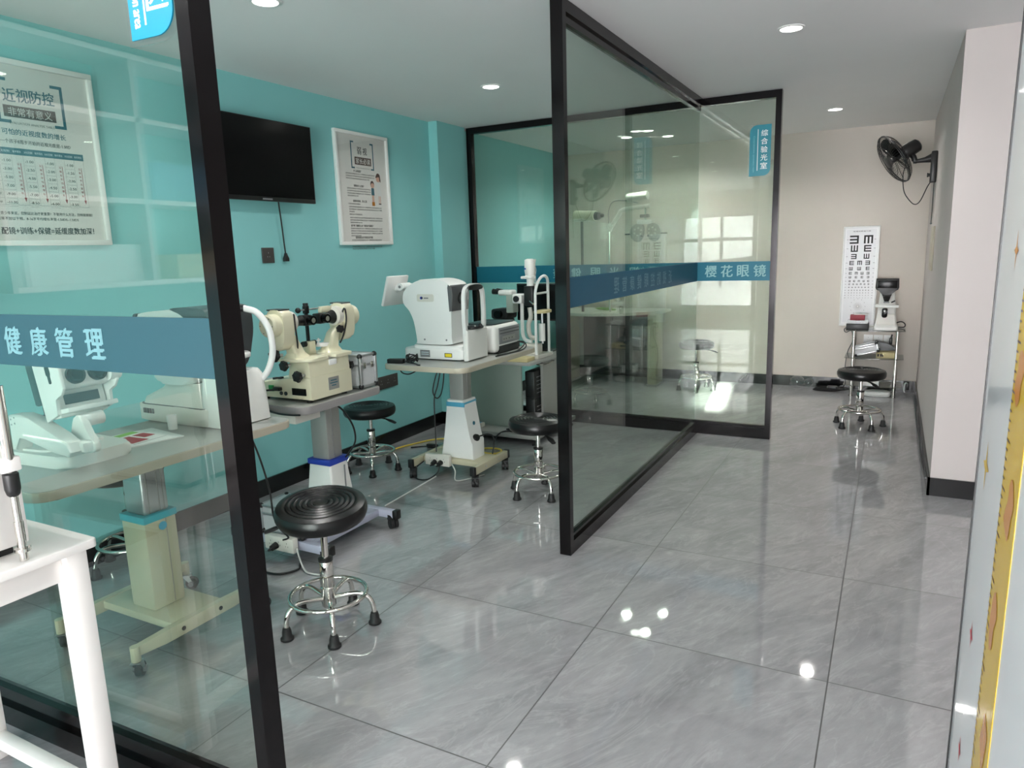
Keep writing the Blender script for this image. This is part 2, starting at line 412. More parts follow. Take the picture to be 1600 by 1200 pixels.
for x in (-1.9, -1.42, -0.78, -0.3, 0.4, 0.8, 1.15): b.bb(x, x + 0.05, YB - 0.08, YB - 0.03, 0, 1.96, 'dark_grey')
for z in (0.0, 0.9, 1.45, 1.90): b.bb(-1.9, 1.2, YB - 0.08, YB - 0.03, z, z + 0.06, 'dark_grey')
struct('window_1', b)
struct('wall_sun_blocker', MB().bb(-14, 12, -15.2, -14.2, 0, 4.15, 'beige').bb(-14, 12, -14.2, -3.75, -0.2, -0.05, 'col_grey'))  # unseen wall added to stop low sun below the slot, with street ground
struct('baseboard_left', MB().bb(WL, WL + 0.012, YB, 4.79, 0, 0.1, 'skirt').bb(WL, -3.138, 4.778, 5.19, 0, 0.1, 'skirt').bb(WL, WL + 0.012, 5.24, WE, 0, 0.1, 'skirt'))
struct('baseboard_back', MB().bb(WL + 0.012, WR, WE - 0.012, WE, 0, 0.1, 'skirt'))
struct('baseboard_right', MB().bb(WR - 0.012, WR, 4.34, WE, 0, 0.1, 'skirt').bb(WR - 0.012, XR, 4.34, 4.352, 0, 0.1, 'skirt'))

# ------------------------------------------------------------------ downlights
DL = Thing('downlight', 'round recessed ceiling downlight left of the partition, nearest the front glass', 'ceiling light', (-2.245, 2.235, CEIL), group='recessed downlights', local=True)
DL.part('trim_ring', MB().lathe([(0.062, 0), (0.062, -0.004), (0.05, -0.006), (0.047, -0.002), (0.047, 0)], 'white', 32))
DL.part('diffuser', MB().lathe([(0.047, -0.0005), (0.047, -0.003), (0.02, -0.005), (0.001, -0.005)], 'lens', 32))
la = bpy.data.lights.new('lamp', 'AREA'); la.shape = 'DISK'; la.size = 0.09; la.energy = DOWNLIGHT_POWER; la.color = (1.0, 0.985, 0.95); la.spread = math.radians(150)
lo = bpy.data.objects.new('lamp', la); COL.objects.link(lo); lo.parent = DL.o; lo.location = (0, 0, -0.012)
for x, y, lab in ((-2.245, 4.034, 'round recessed ceiling downlight above the white refractor, in front of the back partition'),
                  (-0.495, 3.822, 'round recessed ceiling downlight over the corridor, nearest the viewer'),
                  (-0.467, 6.26, 'round recessed ceiling downlight over the corridor, nearest the wall fan'),
                  (-1.962, 6.304, 'brighter downlight seen through the glass, over the back room'),
                  (-2.238, 6.55, 'small downlight seen through the glass, left one over the back room'),
                  (-1.90, 6.72, 'small downlight seen through the glass, furthest right over the back room'),
                  (-0.48, 1.35, 'downlight over the corridor entrance above the viewer'),
                  (-2.245, 0.2, 'downlight of the front shop by the left wall'),
                  (-0.48, -1.2, 'downlight of the front shop behind the viewer')):
    dup(DL.o, (x, y, CEIL), 0, lab)

# ------------------------------------------------------------------ glass partitions
ZB0, ZB1 = 1.131, 1.264               # the coloured band runs at one height on all panes
# front partition, turned about two degrees
FR_T = Tr((-1.232, 1.0245, 0), rz=math.radians(1.85))
fp = Thing('glass_partition', 'front glass partition in a black steel frame, nearest the viewer on the left', 'glass partition', (-1.9, 1.03, 0))
b = MB().bb(-0.036, 0.0, 0.0, 0.054, 0, CEIL - 0.002, 'frame', T=FR_T); fp.part('post', b)
fp.part('bottom_rail', MB().bb(-1.98, -0.036, 0.0, 0.054, 0, 0.065, 'frame', T=FR_T).bb(-1.98, -0.036, 0.012, 0.042, 0.065, 0.115, 'frame', T=FR_T))
fp.part('top_rail', MB().bb(-1.98, -0.036, 0.0, 0.054, CEIL - 0.06, CEIL - 0.002, 'frame', T=FR_T))
pane = fp.part('pane', MB().bb(-1.98, -0.034, 0.022, 0.032, 0.11, CEIL - 0.055, 'glass', T=FR_T))
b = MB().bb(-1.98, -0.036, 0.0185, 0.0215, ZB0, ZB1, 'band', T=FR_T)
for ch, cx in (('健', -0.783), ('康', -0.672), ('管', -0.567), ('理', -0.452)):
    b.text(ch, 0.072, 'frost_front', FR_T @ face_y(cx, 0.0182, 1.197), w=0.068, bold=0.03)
fp.part('film_band', b, pane, 'teal film band with pale characters')
# corridor partition A along y
ap = Thing('glass_partition', 'long glass partition in a black steel frame beside the corridor', 'glass partition', (-1.258, 4.0, 0))
ap.part('post', MB().bb(-1.286, -1.232, 2.82, 2.856, 0, CEIL - 0.002, 'frame'))
ap.part('bottom_rail', MB().bb(-1.286, -1.232, 2.856, 5.216, 0, 0.06, 'frame').bb(-1.274, -1.244, 2.856, 5.216, 0.06, 0.085, 'frame'))
ap.part('top_rail', MB().bb(-1.286, -1.232, 2.856, 5.216, CEIL - 0.05, CEIL - 0.002, 'frame').bb(-1.274, -1.244, 2.856, 5.216, CEIL - 0.085, CEIL - 0.05, 'frame'))
pane = ap.part('pane', MB().bb(-1.264, -1.254, 2.854, 5.225, 0.08, CEIL - 0.08, 'glass_side'))
b = MB().bb(-1.2535, -1.2505, 2.856, 5.216, ZB0, ZB1, 'band_shaded')
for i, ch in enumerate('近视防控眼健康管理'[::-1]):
    b.text(ch, 0.078, 'frost_shaded', face_x(-1.2502, 3.50 + i * 0.125, 1.197), w=0.074, bold=0.02, mirror=True)
ap.part('film_band', b, pane, 'teal film band darkened as in shade, with faint mirrored characters')
# back partition B along x
bp_ = Thing('glass_partition', 'back glass partition in a black steel frame, across the booth in front of the back room', 'glass partition', (-1.9, 5.243, 0))
bp_.part('post', MB().bb(-0.752, -0.714, 5.216, 5.27, 0, CEIL - 0.002, 'frame'))
bp_.part('post', MB().bb(-3.15, -3.108, 5.216, 5.27, 0, CEIL - 0.002, 'frame'))
bp_.part('bottom_rail', MB().bb(-3.108, -0.752, 5.216, 5.27, 0, 0.075, 'frame').bb(-3.108, -0.752, 5.228, 5.258, 0.075, 0.095, 'frame'))
bp_.part('top_rail', MB().bb(-3.108, -0.752, 5.216, 5.27, CEIL - 0.05, CEIL - 0.002, 'frame'))
pane = bp_.part('pane', MB().bb(-3.11, -0.75, 5.238, 5.248, 0.09, CEIL - 0.045, 'glass_back'))
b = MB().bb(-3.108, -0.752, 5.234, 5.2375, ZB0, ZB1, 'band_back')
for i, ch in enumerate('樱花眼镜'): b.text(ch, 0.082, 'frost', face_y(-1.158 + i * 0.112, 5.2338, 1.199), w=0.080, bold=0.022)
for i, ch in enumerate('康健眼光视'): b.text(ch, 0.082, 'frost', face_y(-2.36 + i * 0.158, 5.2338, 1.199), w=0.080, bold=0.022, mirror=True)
bp_.part('film_band', b, pane, 'teal film band with pale characters')

def leaf_sign(T, w, h, r, n=8):
    """plaque with the top left and the bottom right corner rounded"""
    o = [(-w / 2, -h / 2)]
    for i in range(n + 1):
        a = math.radians(-90 + 90 * i / n); o.append((w / 2 - r + r * math.cos(a), -h / 2 + r + r * math.sin(a)))
    o.append((w / 2, h / 2))
    for i in range(n + 1):
        a = math.radians(90 + 90 * i / n); o.append((-w / 2 + r + r * math.cos(a), h / 2 - r + r * math.sin(a)))
    return o
# sign on the front pane
T = FR_T @ face_y(-0.120, 0.0, 2.005)
sg = Thing('room_sign', 'cyan leaf-shaped sign on the front glass, cut by the top of the photo', 'sign', (-1.35, 1.02, 2.0))
sg.part('backing', MB().prism(leaf_sign(None, 0.156, 0.362, 0.06), -0.021, -0.016, 'acrylic', T=T), label='clear acrylic backing')
b = MB().prism(leaf_sign(None, 0.128, 0.34, 0.05), -0.0155, -0.012, 'cyan', T=T)
L2 = T @ Tr((0, 0, -0.0118))
b.rect(-0.017, 0.000, 0.005, 0.292, 'lettering', L2)
b.text('区', 0.062, 'lettering', L2 @ Tr((0.022, -0.090, 0)), w=0.062, bold=0.02)
b.text('on area', 0.017, 'lettering', L2 @ Tr((-0.041, -0.118, 0)) @ Matrix.Rotation(-PI / 2, 4, 'Z'), w=0.062, bold=0.025)
sg.part('face_plate', b, label='cyan face with white lettering')
# sign on the back pane
T = face_y(-0.845, 5.2338, 2.003)
sg = Thing('room_sign', 'teal leaf-shaped sign with five white characters, on the back glass near the corridor', 'sign', (-0.845, 5.23, 2.0))
sg.part('backing', MB().prism(leaf_sign(None, 0.162, 0.354, 0.055), -0.003, 0.001, 'acrylic', T=T), label='clear acrylic backing')
b = MB().prism(leaf_sign(None, 0.138, 0.332, 0.046), 0.0012, 0.004, 'sign_teal', T=T)
L2 = T @ Tr((0, 0, 0.0042))
b.rect(-0.016, 0.004, 0.0045, 0.27, 'lettering', L2)
for i, ch in enumerate('综合验光室'): b.text(ch, 0.041, 'lettering', L2 @ Tr((0.026, 0.112 - i * 0.053, 0)), w=0.043, bold=0.022)
b.text('Comprehensive optometry room', 0.0145, 'lettering_soft', L2 @ Tr((-0.041, -0.022, 0)) @ Matrix.Rotation(-PI / 2, 4, 'Z'), w=0.235, bold=0.004)
sg.part('face_plate', b, label='teal face with white lettering')

# ------------------------------------------------------------------ left wall: posters, television, sockets
def picture_frame(t, x, y0, y1, z0, z1, w=0.022):
    b = MB()
    for a in ((y0, y1, z0, z0 + w), (y0, y1, z1 - w, z1), (y0, y0 + w, z0 + w, z1 - w), (y1 - w, y1, z0 + w, z1 - w)):
        b.bb(x, x + 0.024, *a, 'white', bev=0.003)
    t.part('frame', b)
def bracket(b, T, x0, x1, y0, y1, k, w, m):
    """four-cornered open bracket frame drawn with bars"""
    for sx, x in ((1, x0), (-1, x1)):
        b.rect(x + sx * w / 2, (y0 + y1) / 2, w, y1 - y0, m, T)
        for y, sy in ((y0, 1), (y1, -1)): b.rect(x + sx * k / 2, y + sy * w / 2, k, w, m, T, 0.0005)
px = WL
p1 = Thing('framed_poster', 'white framed poster with a table and red arrows behind the front glass', 'poster', (WL, 1.83, 1.47))
picture_frame(p1, px, 1.555, 2.108, 1.470, 2.212)
T = face_x(px + 0.010, 1.83, 1.84)
b = MB().bb(px + 0.004, px + 0.010, 1.572, 2.092, 1.487, 2.196, 'paper')
def pt(y, z): return T @ Tr((y - 1.83, z - 1.84, 0))
for i, ch in enumerate('近视防控'): b.text(ch, 0.052, 'ink_teal', pt(1.755 + i * 0.052, 2.072 + i * 0.0022), w=0.048, bold=0.018)
b.rect(0.0005, 0.169, 0.208, 0.046, 'ink_brown', T)
b.text('非常有意义', 0.034, 'paper', pt(1.831, 2.009), w=0.175, bold=0.004, lift=0.0009)
b.text('EVALUATION ANALYSIS TABLE', 0.0095, 'ink_soft', pt(1.834, 1.964), w=0.178, bold=0.006)
bracket(b, pt(1.838, 2.05), -0.137, 0.137, -0.088, 0.088, 0.05, 0.0125, 'ink_teal')
b.text('可怕的近视度数的增长', 0.024, 'ink_teal', pt(1.836, 1.928), w=0.256, bold=0.02)
b.text('假设一个孩子8周岁开始的近视光度是-1.00D', 0.0165, 'ink', pt(1.822, 1.89), w=0.315, bold=0.012)
b.rect(-0.005, 0.010, 0.41, 0.0275, 'ink_teal', T)
cols = (1.660, 1.708, 1.753, 1.797, 1.840, 1.880, 1.922, 1.964, 2.006)
for t_, x in zip(('年龄', '无控制', '每年增长', '25%控制', '每年增长', '50%控制', '每年增长', '75%控制', '每年增长'), cols):
    b.text(t_, 0.0095, 'ink_pale', pt(x, 1.850), w=0.033, bold=0.01, lift=0.0009)
rows = [1.813 - i * 0.0335 for i in range(6)]
tab = (('8岁', '10岁', '12岁', '14岁', '16岁', '18岁'), ('-1.00', '-3.00', '-5.00', '-7.00', '-9.00', '-11.00'), None,
       ('-1.00', '-2.50', '-4.00', '-5.50', '-7.00', '-8.50'), None, ('-1.00', '-2.00', '-3.00', '-4.50', '-5.00', '-6.00'), None,
       ('-1.00', '-1.50', '-2.00', '-2.50', '-3.00', '-3.50'), None)
for c, x in zip(tab, cols):
    if c is None:
        for k, ch in enumerate('以每年平均度增长'): b.text(ch, 0.0098, 'ink_red', pt(x, 1.80 - k * 0.0165), w=0.0095, bold=0.012)
        b.rect(x + 0.009 - 1.83, 1.735 - 1.84, 0.0022, 0.14, 'ink_red', T)
        b.flat([(x + 0.009 - 1.83, 1.648 - 1.84), (x + 0.0145 - 1.83, 1.666 - 1.84), (x + 0.0035 - 1.83, 1.666 - 1.84)], 'ink_red', T, 0.0006)
    else:
        for s_, z in zip(c, rows):
            b.text(s_, 0.0105, 'ink', pt(x, z), w=0.006 * len(s_) + 0.004, bold=0.012)
            b.rect(x - 1.83, z - 0.0165 - 1.84, 0.040, 0.0009, 'ink_line', T)
    b.rect(x + 0.0215 - 1.83, 1.735 - 1.84, 0.0009, 0.2, 'ink_line', T)
b.rect(-0.005, -0.2045, 0.41, 0.001, 'ink_line', T)
b.text('对青少年来说，控制远比治疗更重要！不管用什么方法，控制是原则！', 0.0135, 'ink_soft', pt(1.840, 1.602), w=0.395, bold=0.012)
b.text('如果不加以干预，8-16岁平均增长率是-1.50DS--1.50DS', 0.0135, 'ink_soft', pt(1.806, 1.580), w=0.33, bold=0.012)
b.text('配镜+训练+保健=延缓度数加深！', 0.029, 'ink', pt(1.842, 1.531), w=0.385, bold=0.022)
p1.part('print', b)
p1.part('cover_sheet', MB().bb(px + 0.012, px + 0.0145, 1.577, 2.087, 1.492, 2.191, 'acrylic'))

p2 = Thing('framed_poster', 'white framed text poster with a cartoon of two people, right of the television', 'poster', (WL, 3.96, 1.46))
picture_frame(p2, px, 3.686, 4.236, 1.458, 2.195)
b = MB().bb(px + 0.004, px + 0.010, 3.703, 4.22, 1.475, 2.178, 'paper')
T = face_x(px + 0.010, 3.961, 1.826)
bracket(b, T @ Tr((0.004, 0.222, 0)), -0.118, 0.118, -0.088, 0.088, 0.034, 0.010, 'ink_teal')
for i, ch in enumerate('弱视'): b.text(ch, 0.047, 'ink', T @ Tr((-0.026 + i * 0.058, 0.252, 0)), w=0.043, bold=0.012)
b.rect(0.008, 0.186, 0.172, 0.05, 'ink_brown', T); b.text('家长必读', 0.038, 'paper', T @ Tr((0.008, 0.186, 0)), w=0.15, bold=0.012, lift=0.0009)
b.text('EVALUATION ANALYSIS TABLE', 0.006, 'ink_soft', T @ Tr((0.004, 0.140, 0)), w=0.14, bold=0.0)
filler = '弱视是视觉发育期内由于异常视觉经验引起的单眼或双眼最佳矫正视力下降眼部检查无器质性病变家长应及早发现并带孩子检查治疗'
def para(z, n, w, x0, head=None, last=0.6):
    if head: b.text(head, 0.0155, 'ink', T @ Tr((x0 + 0.12, z, 0)), w=0.013 * len(head), bold=0.02); z -= 0.019
    for i in range(n):
        wi = w if i < n - 1 else w * last; k = max(4, int(wi / 0.0112)); st = (i * 7 + int(abs(z) * 1000)) % 20
        b.text((filler * 2)[st:st + k], 0.0095, 'ink_soft', T @ Tr((x0 + wi / 2, z - i * 0.0158, 0)), w=wi, bold=0.012)
para(0.118, 3, 0.30, -0.178, '什么是弱视？', 0.8)
para(0.022, 4, 0.24, -0.172, '弱视有什么危害？', 0.45)
para(-0.078, 1, 0.12, -0.17, '弱视的表现有，家长注意', 1.0)
para(-0.117, 3, 0.345, -0.166, None, 0.15); para(-0.166, 1, 0.13, -0.166, None, 1.0)
para(-0.188, 3, 0.345, -0.162, None, 0.35)
para(-0.240, 4, 0.335, -0.162, '孩子得了弱视怎么办？如何治疗弱视好？', 0.3)
para(-0.318, 0, 0.3, -0.15, '弱视的最佳治疗年龄和治疗时间')
for i in range(5): para(-0.336 - i * 0.0145, 1, 0.335, -0.158, None, 0.95 if i < 4 else 0.7)
# plain cartoon of a grown-up and a child
b.flat(circle(0.023, 16, 0.158, 0.082), 'skin', T); b.flat(smooth2([(0.13, 0.088), (0.15, 0.118), (0.178, 0.108), (0.184, 0.06), (0.172, 0.07), (0.166, 0.094)]), 'ink_brown', T, 0.0007)
b.flat([(0.142, 0.06), (0.172, 0.06), (0.186, -0.035), (0.15, -0.035)], 'sheet', T, 0.0006); b.flat([(0.144, 0.058), (0.15, 0.052), (0.118, 0.034), (0.116, 0.042)], 'sheet', T, 0.0008)
for x in (0.158, 0.172): b.rect(x, -0.06, 0.007, 0.05, 'skin', T); b.rect(x, -0.088, 0.012, 0.008, 'ink', T)
b.flat(circle(0.021, 16, 0.092, 0.036), 'skin', T); b.flat(smooth2([(0.07, 0.036), (0.078, 0.06), (0.1, 0.062), (0.113, 0.04), (0.1, 0.048), (0.084, 0.048)]), 'ink_brown', T, 0.0007)
b.flat([(0.078, 0.016), (0.106, 0.016), (0.11, -0.032), (0.076, -0.032)], 'ink_teal', T, 0.0006)
b.rect(0.093, -0.055, 0.022, 0.046, 'skin', T); b.rect(0.093, -0.09, 0.03, 0.026, 'orange', T)
p2.part('print', b)
p2.part('cover_sheet', MB().bb(px + 0.012, px + 0.0145, 3.708, 4.214, 1.48, 2.173, 'acrylic'))

tv = Thing('television', 'black flat wall television beside the black post', 'television', (WL, 3.0, 1.7))
tv.part('back_shell', MB().bb(-3.205, -3.165, 2.66, 3.385, 1.735, 2.125, 'black', bev=0.012))
tv.part('bracket', MB().bb(WL + 0.001, -3.203, 2.85, 3.2, 1.85, 2.05, 'black'))
tv.part('bezel', MB().bb(-3.166, -3.146, 2.625, 3.405, 1.705, 2.152, 'black', bev=0.003))
tv.part('screen', MB().bb(-3.1462, -3.1445, 2.633, 3.397, 1.729, 2.146, 'gloss_black'))
tv.part('badge', MB().bb(-3.1462, -3.1445, 2.985, 3.055, 1.712, 1.72, 'grey'))
pc = tv.part('power_cord', MB().tube([(-3.19, 3.14, 1.76), (-3.2, 3.152, 1.70), (-3.212, 3.172, 1.60), (-3.215, 3.182, 1.48), (-3.214, 3.186, 1.415)], 0.0042, 'black'))
tv.part('plug', MB().loft([[(p[0] - 3.214, p[1] + 3.187, z) for p in rrect(w, d, 0.004, 3)] for z, w, d in ((1.415, 0.012, 0.014), (1.40, 0.016, 0.022), (1.385, 0.02, 0.036), (1.366, 0.02, 0.036))], 'black'), pc)
def wall_socket(name, label, y0, y1, z0, z1, m, gangs=1, grp=None):
    t = Thing(name, label, 'socket', (WL, (y0 + y1) / 2, z0), group=grp)
    t.part('plate', MB().bb(WL, WL + 0.009, y0, y1, z0, z1, m, bev=0.002))
    w = (y1 - y0) / gangs
    for g in range(gangs):
        b = MB()
        yc = y0 + w * (g + 0.5); zc = (z0 + z1) / 2
        for dy, dz, a in ((-0.008, -0.008, 0.3), (0.008, -0.008, -0.3), (0, 0.014, 0)): b.box((WL + 0.0093, yc + dy, zc + dz), (0.001, 0.0022, 0.008), 'alu')
        t.part('pin_slots', b)
wall_socket('wall_socket', 'single charcoal wall socket below the television', 3.015, 3.103, 1.36, 1.448, 'socket')
wall_socket('wall_socket', 'long charcoal socket plate low on the wall above the small stool', 3.975, 4.21, 0.428, 0.52, 'socket', 3)

# ------------------------------------------------------------------ stools
st = Thing('rolling_stool', 'largest black round stool, nearest the viewer', 'stool', (-1.823, 1.874, 0), rz=math.radians(17), group='black round stools with chrome bases', local=True)
prof = [(0.001, 0.40), (0.13, 0.395), (0.160, 0.398), (0.173, 0.408), (0.180, 0.428), (0.180, 0.452), (0.172, 0.470), (0.150, 0.4785)]
r = 0.150
while r > 0.03:
    prof += [(r - 0.006, 0.4800), (r - 0.012, 0.4770), (r - 0.0145, 0.4720), (r - 0.017, 0.4765)]; r -= 0.021
prof += [(0.024, 0.475), (0.001, 0.472)]
prof = [(q * 0.935, 0.40 + (z - 0.40) * 0.84) for q, z in prof]
seat1 = st.part('seat', MB().lathe(prof, 'leather', 48))
b = MB().bb(-0.08, 0.08, -0.018, 0.03, 0.388, 0.398, 'black', bev=0.003); st.part('seat_plate', b)
b = MB().cyl((0.02, -0.04, 0.392), (0.07, -0.12, 0.385), 0.005, 'black', n=8)
b.loft([[(0.06 + 0.035 * k, -0.105 - 0.06 * k, 0.0)] for k in ()] or [[Vector((0.065, -0.115, 0.386)) + Vector((0.006 * math.cos(a), 0.004 * math.cos(a), 0.004 * math.sin(a))) for a in [2 * PI * i / 10 for i in range(10)]],
        [Vector((0.088, -0.15, 0.376)) + Vector((0.016 * math.cos(a), 0.010 * math.cos(a), 0.007 * math.sin(a))) for a in [2 * PI * i / 10 for i in range(10)]],
        [Vector((0.105, -0.178, 0.366)) + Vector((0.012 * math.cos(a), 0.008 * math.cos(a), 0.006 * math.sin(a))) for a in [2 * PI * i / 10 for i in range(10)]]], 'black')
st.part('lever', b)
st.part('gas_rod', MB().cyl((0, 0, 0.2), (0, 0, 0.392), 0.0125, 'chrome'))
b = MB().lathe([(0.024, 0.082), (0.027, 0.086), (0.027, 0.158), (0.0235, 0.162), (0.0235, 0.166), (0.026, 0.170), (0.026, 0.264), (0.024, 0.268)], 'chrome', 28)
st.part('sleeve', b)
st.part('collar', MB().lathe([(0.0245, 0.262), (0.0275, 0.264), (0.0275, 0.274), (0.014, 0.277)], 'black', 24), label='black collar')
ring = st.part('foot_ring', MB().tube([(0.142 * math.cos(a), 0.142 * math.sin(a), 0.128) for a in [2 * PI * i / 40 for i in range(40)]], 0.0085, 'chrome', n=10, sm=0, closed=True))
for k in range(5):
    a = 2 * PI * k / 5 + 0.2; c, s_ = math.cos(a), math.sin(a)
    pts = [(q * c, q * s_, z) for q, z in ((0.02, 0.114), (0.06, 0.122), (0.10, 0.128), (0.128, 0.125), (0.150, 0.110), (0.163, 0.088), (0.168, 0.065), (0.169, 0.035))]
    lg = st.part('leg', MB().tube(pts, 0.0095, 'chrome', n=10, sm=3))
    f = MB().lathe([(0.021, 0.0), (0.0245, 0.003), (0.0245, 0.010), (0.0185, 0.017), (0.0175, 0.034), (0.0135, 0.048), (0.010, 0.050)], 'rubber', 18, T=Tr((0.169 * c, 0.169 * s_, 0)))
    st.part('rubber_foot', f, lg, 'black rubber foot')
for x, y, rz, dz, lab in ((-2.945, 3.53, 8, -0.03, 'black round stool against the teal wall, under the grey table edge'),
                          (-1.742, 3.545, 20, -0.018, 'black round stool partly hidden by the corridor partition post'),
                          (-0.165, 5.86, 3, -0.03, 'black round stool in front of the glass rack and eye chart'),
                          (-1.64, 6.86, 55, 0.01, 'black round stool in the back room, seen through two panes of glass'),
                          (-3.03, 1.90, 30, 0.03, 'stool behind the front table column, only its chrome base showing')):
    r_ = dup(st.o, (x, y, 0), math.radians(rz), lab)
    for ch in r_.children:
        if ch.name.split('.')[0] in ('seat', 'seat_plate', 'lever', 'gas_rod'): ch.location.z = dz
        if ch.name.split('.')[0] == 'lever' and x < -2.9 and y > 3: ch.rotation_euler.z = math.radians(50)

tilt_axis = Matrix.Rotation(-st.o.rotation_euler.z, 3, 'Z') @ Vector((0.80, 0.60, 0))      # the worn front seat leans towards the viewer
for o_ in st.o.children:
    if o_.name.split('.')[0] in ('seat_plate', 'lever', 'gas_rod'): o_.location.z = 0.032
    if o_.name.split('.')[0] == 'lever': o_.rotation_euler.z = math.radians(262)
for o_ in (seat1,):
    o_.matrix_basis = Matrix.Translation((0, 0, 0.432)) @ Matrix.Rotation(math.radians(6.5), 4, tilt_axis) @ Matrix.Translation((0, 0, -0.40))

# ------------------------------------------------------------------ lift tables
def caster(t, x, y, z, parent, heading=0.0, m='black', fork='black'):
    T = Tr((x, y, 0), rz=heading)
    f = MB().cyl((0, 0, 0.06), (0, 0, z), 0.006, 'alu', n=10, T=T)
    if fork == 'black': f.prism(smooth2([(-0.012, 0.066), (0.016, 0.066), (0.03, 0.04), (0.026, 0.022), (0.012, 0.03), (-0.008, 0.05)], 3), -0.021, 0.021, 'black', 'y', T=T)
    else:
        for sy in (-0.016, 0.013): f.prism([(-0.014, 0.062), (0.016, 0.062), (0.03, 0.022), (0.02, 0.022)], sy, sy + 0.003, 'alu', 'y', T=T)
        f.bb(-0.016, 0.018, -0.017, 0.017, 0.06, 0.064, 'alu', T=T)
    fo = t.part('caster', f, parent)
    w = MB()
    for sy in ((-0.02, -0.003), (0.003, 0.02)) if fork == 'black' else ((-0.011, 0.011),):
        w.cyl((0.022, sy[0], 0.025), (0.022, sy[1], 0.025), 0.025, 'rubber', n=22, T=T)
    w.cyl((0.022, -0.0225, 0.025), (0.022, 0.0225, 0.025), 0.011, 'grey' if fork != 'black' else 'black', n=16, T=T)
    t.part('wheel', w, parent)
def tabletop(t, x0, x1, y0, y1, z, th, r, edge):
    o = rrect(x1 - x0, y1 - y0, r, 8, (x0 + x1) / 2, (y0 + y1) / 2)
    b = MB().prism(o, z - th, z - 0.0015, edge, bev=0.004).prism(rrect(x1 - x0 - 0.008, y1 - y0 - 0.008, r - 0.004, 8, (x0 + x1) / 2, (y0 + y1) / 2), z - 0.002, z, 'top_grey')
    return t.part('tabletop', b)
def frustum(b, cx, cy, z0, w0, d0, z1, w1, d1, m, r=0.012):
    b.loft([[(x, y, z) for x, y in rrect(w, d, r, 4, cx, cy)] for z, w, d in ((z0, w0, d0), (z1, w1, d1))], m)
    return b

# T1: beige table behind the front glass
t1 = Thing('lift_table', 'beige height-adjustable table with aqua ring, behind the front glass', 'table', (-2.41, 1.575, 0), group='height-adjustable instrument tables')
tabletop(t1, -2.70, -2.125, 1.07, 2.08, 0.74, 0.032, 0.06, 'edge_beige')
cx, cy = -2.395, 1.575
h = t1.part('column_housing', MB().bb(cx - 0.067, cx + 0.067, cy - 0.065, cy + 0.065, 0.118, 0.46, 'base_beige', bev=0.008).box((cx + 0.0675, cy + 0.02, 0.29), (0.001, 0.003, 0.33), 'edge_grey'), label='beige column housing')
t1.part('trim_ring', MB().bb(cx - 0.07, cx + 0.07, cy - 0.068, cy + 0.068, 0.455, 0.482, 'aqua', bev=0.003), label='aqua ring')
t1.part('column_badge', MB().disc((cx + 0.068, cy + 0.005, 0.43), (1, 0, 0), 0.016, 'sky', 0.002), h)
b = MB().bb(cx - 0.055, cx + 0.055, cy - 0.05, cy + 0.05, 0.48, 0.709, 'alu', bev=0.01, seg=3)
for dy in (-0.03, 0.012, 0.03): b.box((cx + 0.0555, cy + dy, 0.595), (0.002, 0.004, 0.22), 'col_grey')
t1.part('lift_column', b)
t1.part('bracket', MB().bb(cx - 0.11, cx - 0.02, cy - 0.10, cy - 0.05, 0.665, 0.708, 'white', bev=0.004).ball((cx - 0.075, cy - 0.115, 0.655), 0.014, 'black', sc=(0.7, 1.2, 1)))
plate = t1.part('base_plate', MB().bb(-2.60, -2.19, 1.48, 1.69, 0.088, 0.118, 'base_beige', bev=0.003))
for x in (-2.19, -2.62):
    o = [(1.31, 0.085), (1.31, 0.118), (1.46, 0.122), (1.69, 0.122), (1.86, 0.118), (1.86, 0.085), (1.72, 0.075), (1.43, 0.075)]
    bar = t1.part('base_bar', MB().prism(o, x, x + 0.026, 'base_beige', 'x', bev=0.003).disc((x + 0.0262, 1.50, 0.098), (1, 0, 0), 0.008, 'black').disc((x + 0.0262, 1.66, 0.098), (1, 0, 0), 0.008, 'black'))
    for y in (1.322, 1.848):
        t1.part('socket_end', MB().cyl((x + 0.013, y, 0.066), (x + 0.013, y, 0.119), 0.016, 'base_beige'), bar)
        caster(t1, x + 0.013, y, 0.07, None, heading=2.2 if y < 1.6 else 0.6, fork='alu')

# T2: grey table with the cream instrument
t2 = Thing('lift_table', 'grey height-adjustable table with royal blue ring, carrying the cream instrument', 'table', (-2.5, 2.53, 0), group='height-adjustable instrument tables')
tabletop(t2, -3.02, -2.235, 2.24, 2.80, 0.74, 0.036, 0.05, 'edge_grey')
cx, cy = -2.41, 2.552
b = frustum(MB(), cx, cy, 0.09, 0.20, 0.17, 0.395, 0.135, 0.125, 'plastic'); b.box((cx + 0.082, cy + 0.022, 0.24), (0.004, 0.006, 0.28), 'grey', T=Tr((cx, cy, 0)) @ Tr(ry=0) @ Tr((-cx, -cy, 0)))
h = t2.part('column_housing', b, label='white tapered column housing')
t2.part('column_badge', MB().disc((cx + 0.089, cy - 0.04, 0.20), (1, 0, 0.1), 0.018, 'sky', 0.003), h)
t2.part('trim_ring', MB().bb(cx - 0.072, cx + 0.072, cy - 0.067, cy + 0.067, 0.392, 0.42, 'blue', bev=0.003), label='royal blue ring')
t2.part('lift_column', MB().bb(cx - 0.052, cx + 0.052, cy - 0.048, cy + 0.048, 0.41, 0.706, 'col_grey', bev=0.005).box((cx + 0.053, cy - 0.012, 0.56), (0.002, 0.003, 0.28), 'alu'))
t2.part('drawer', MB().bb(-2.85, -2.31, 2.262, 2.42, 0.655, 0.704, 'offwhite', bev=0.004), label='pale drawer under the tabletop')
cross = t2.part('base_bar', MB().bb(-2.31, -2.285, 2.30, 2.76, 0.055, 0.09, 'base_lilac', bev=0.002))
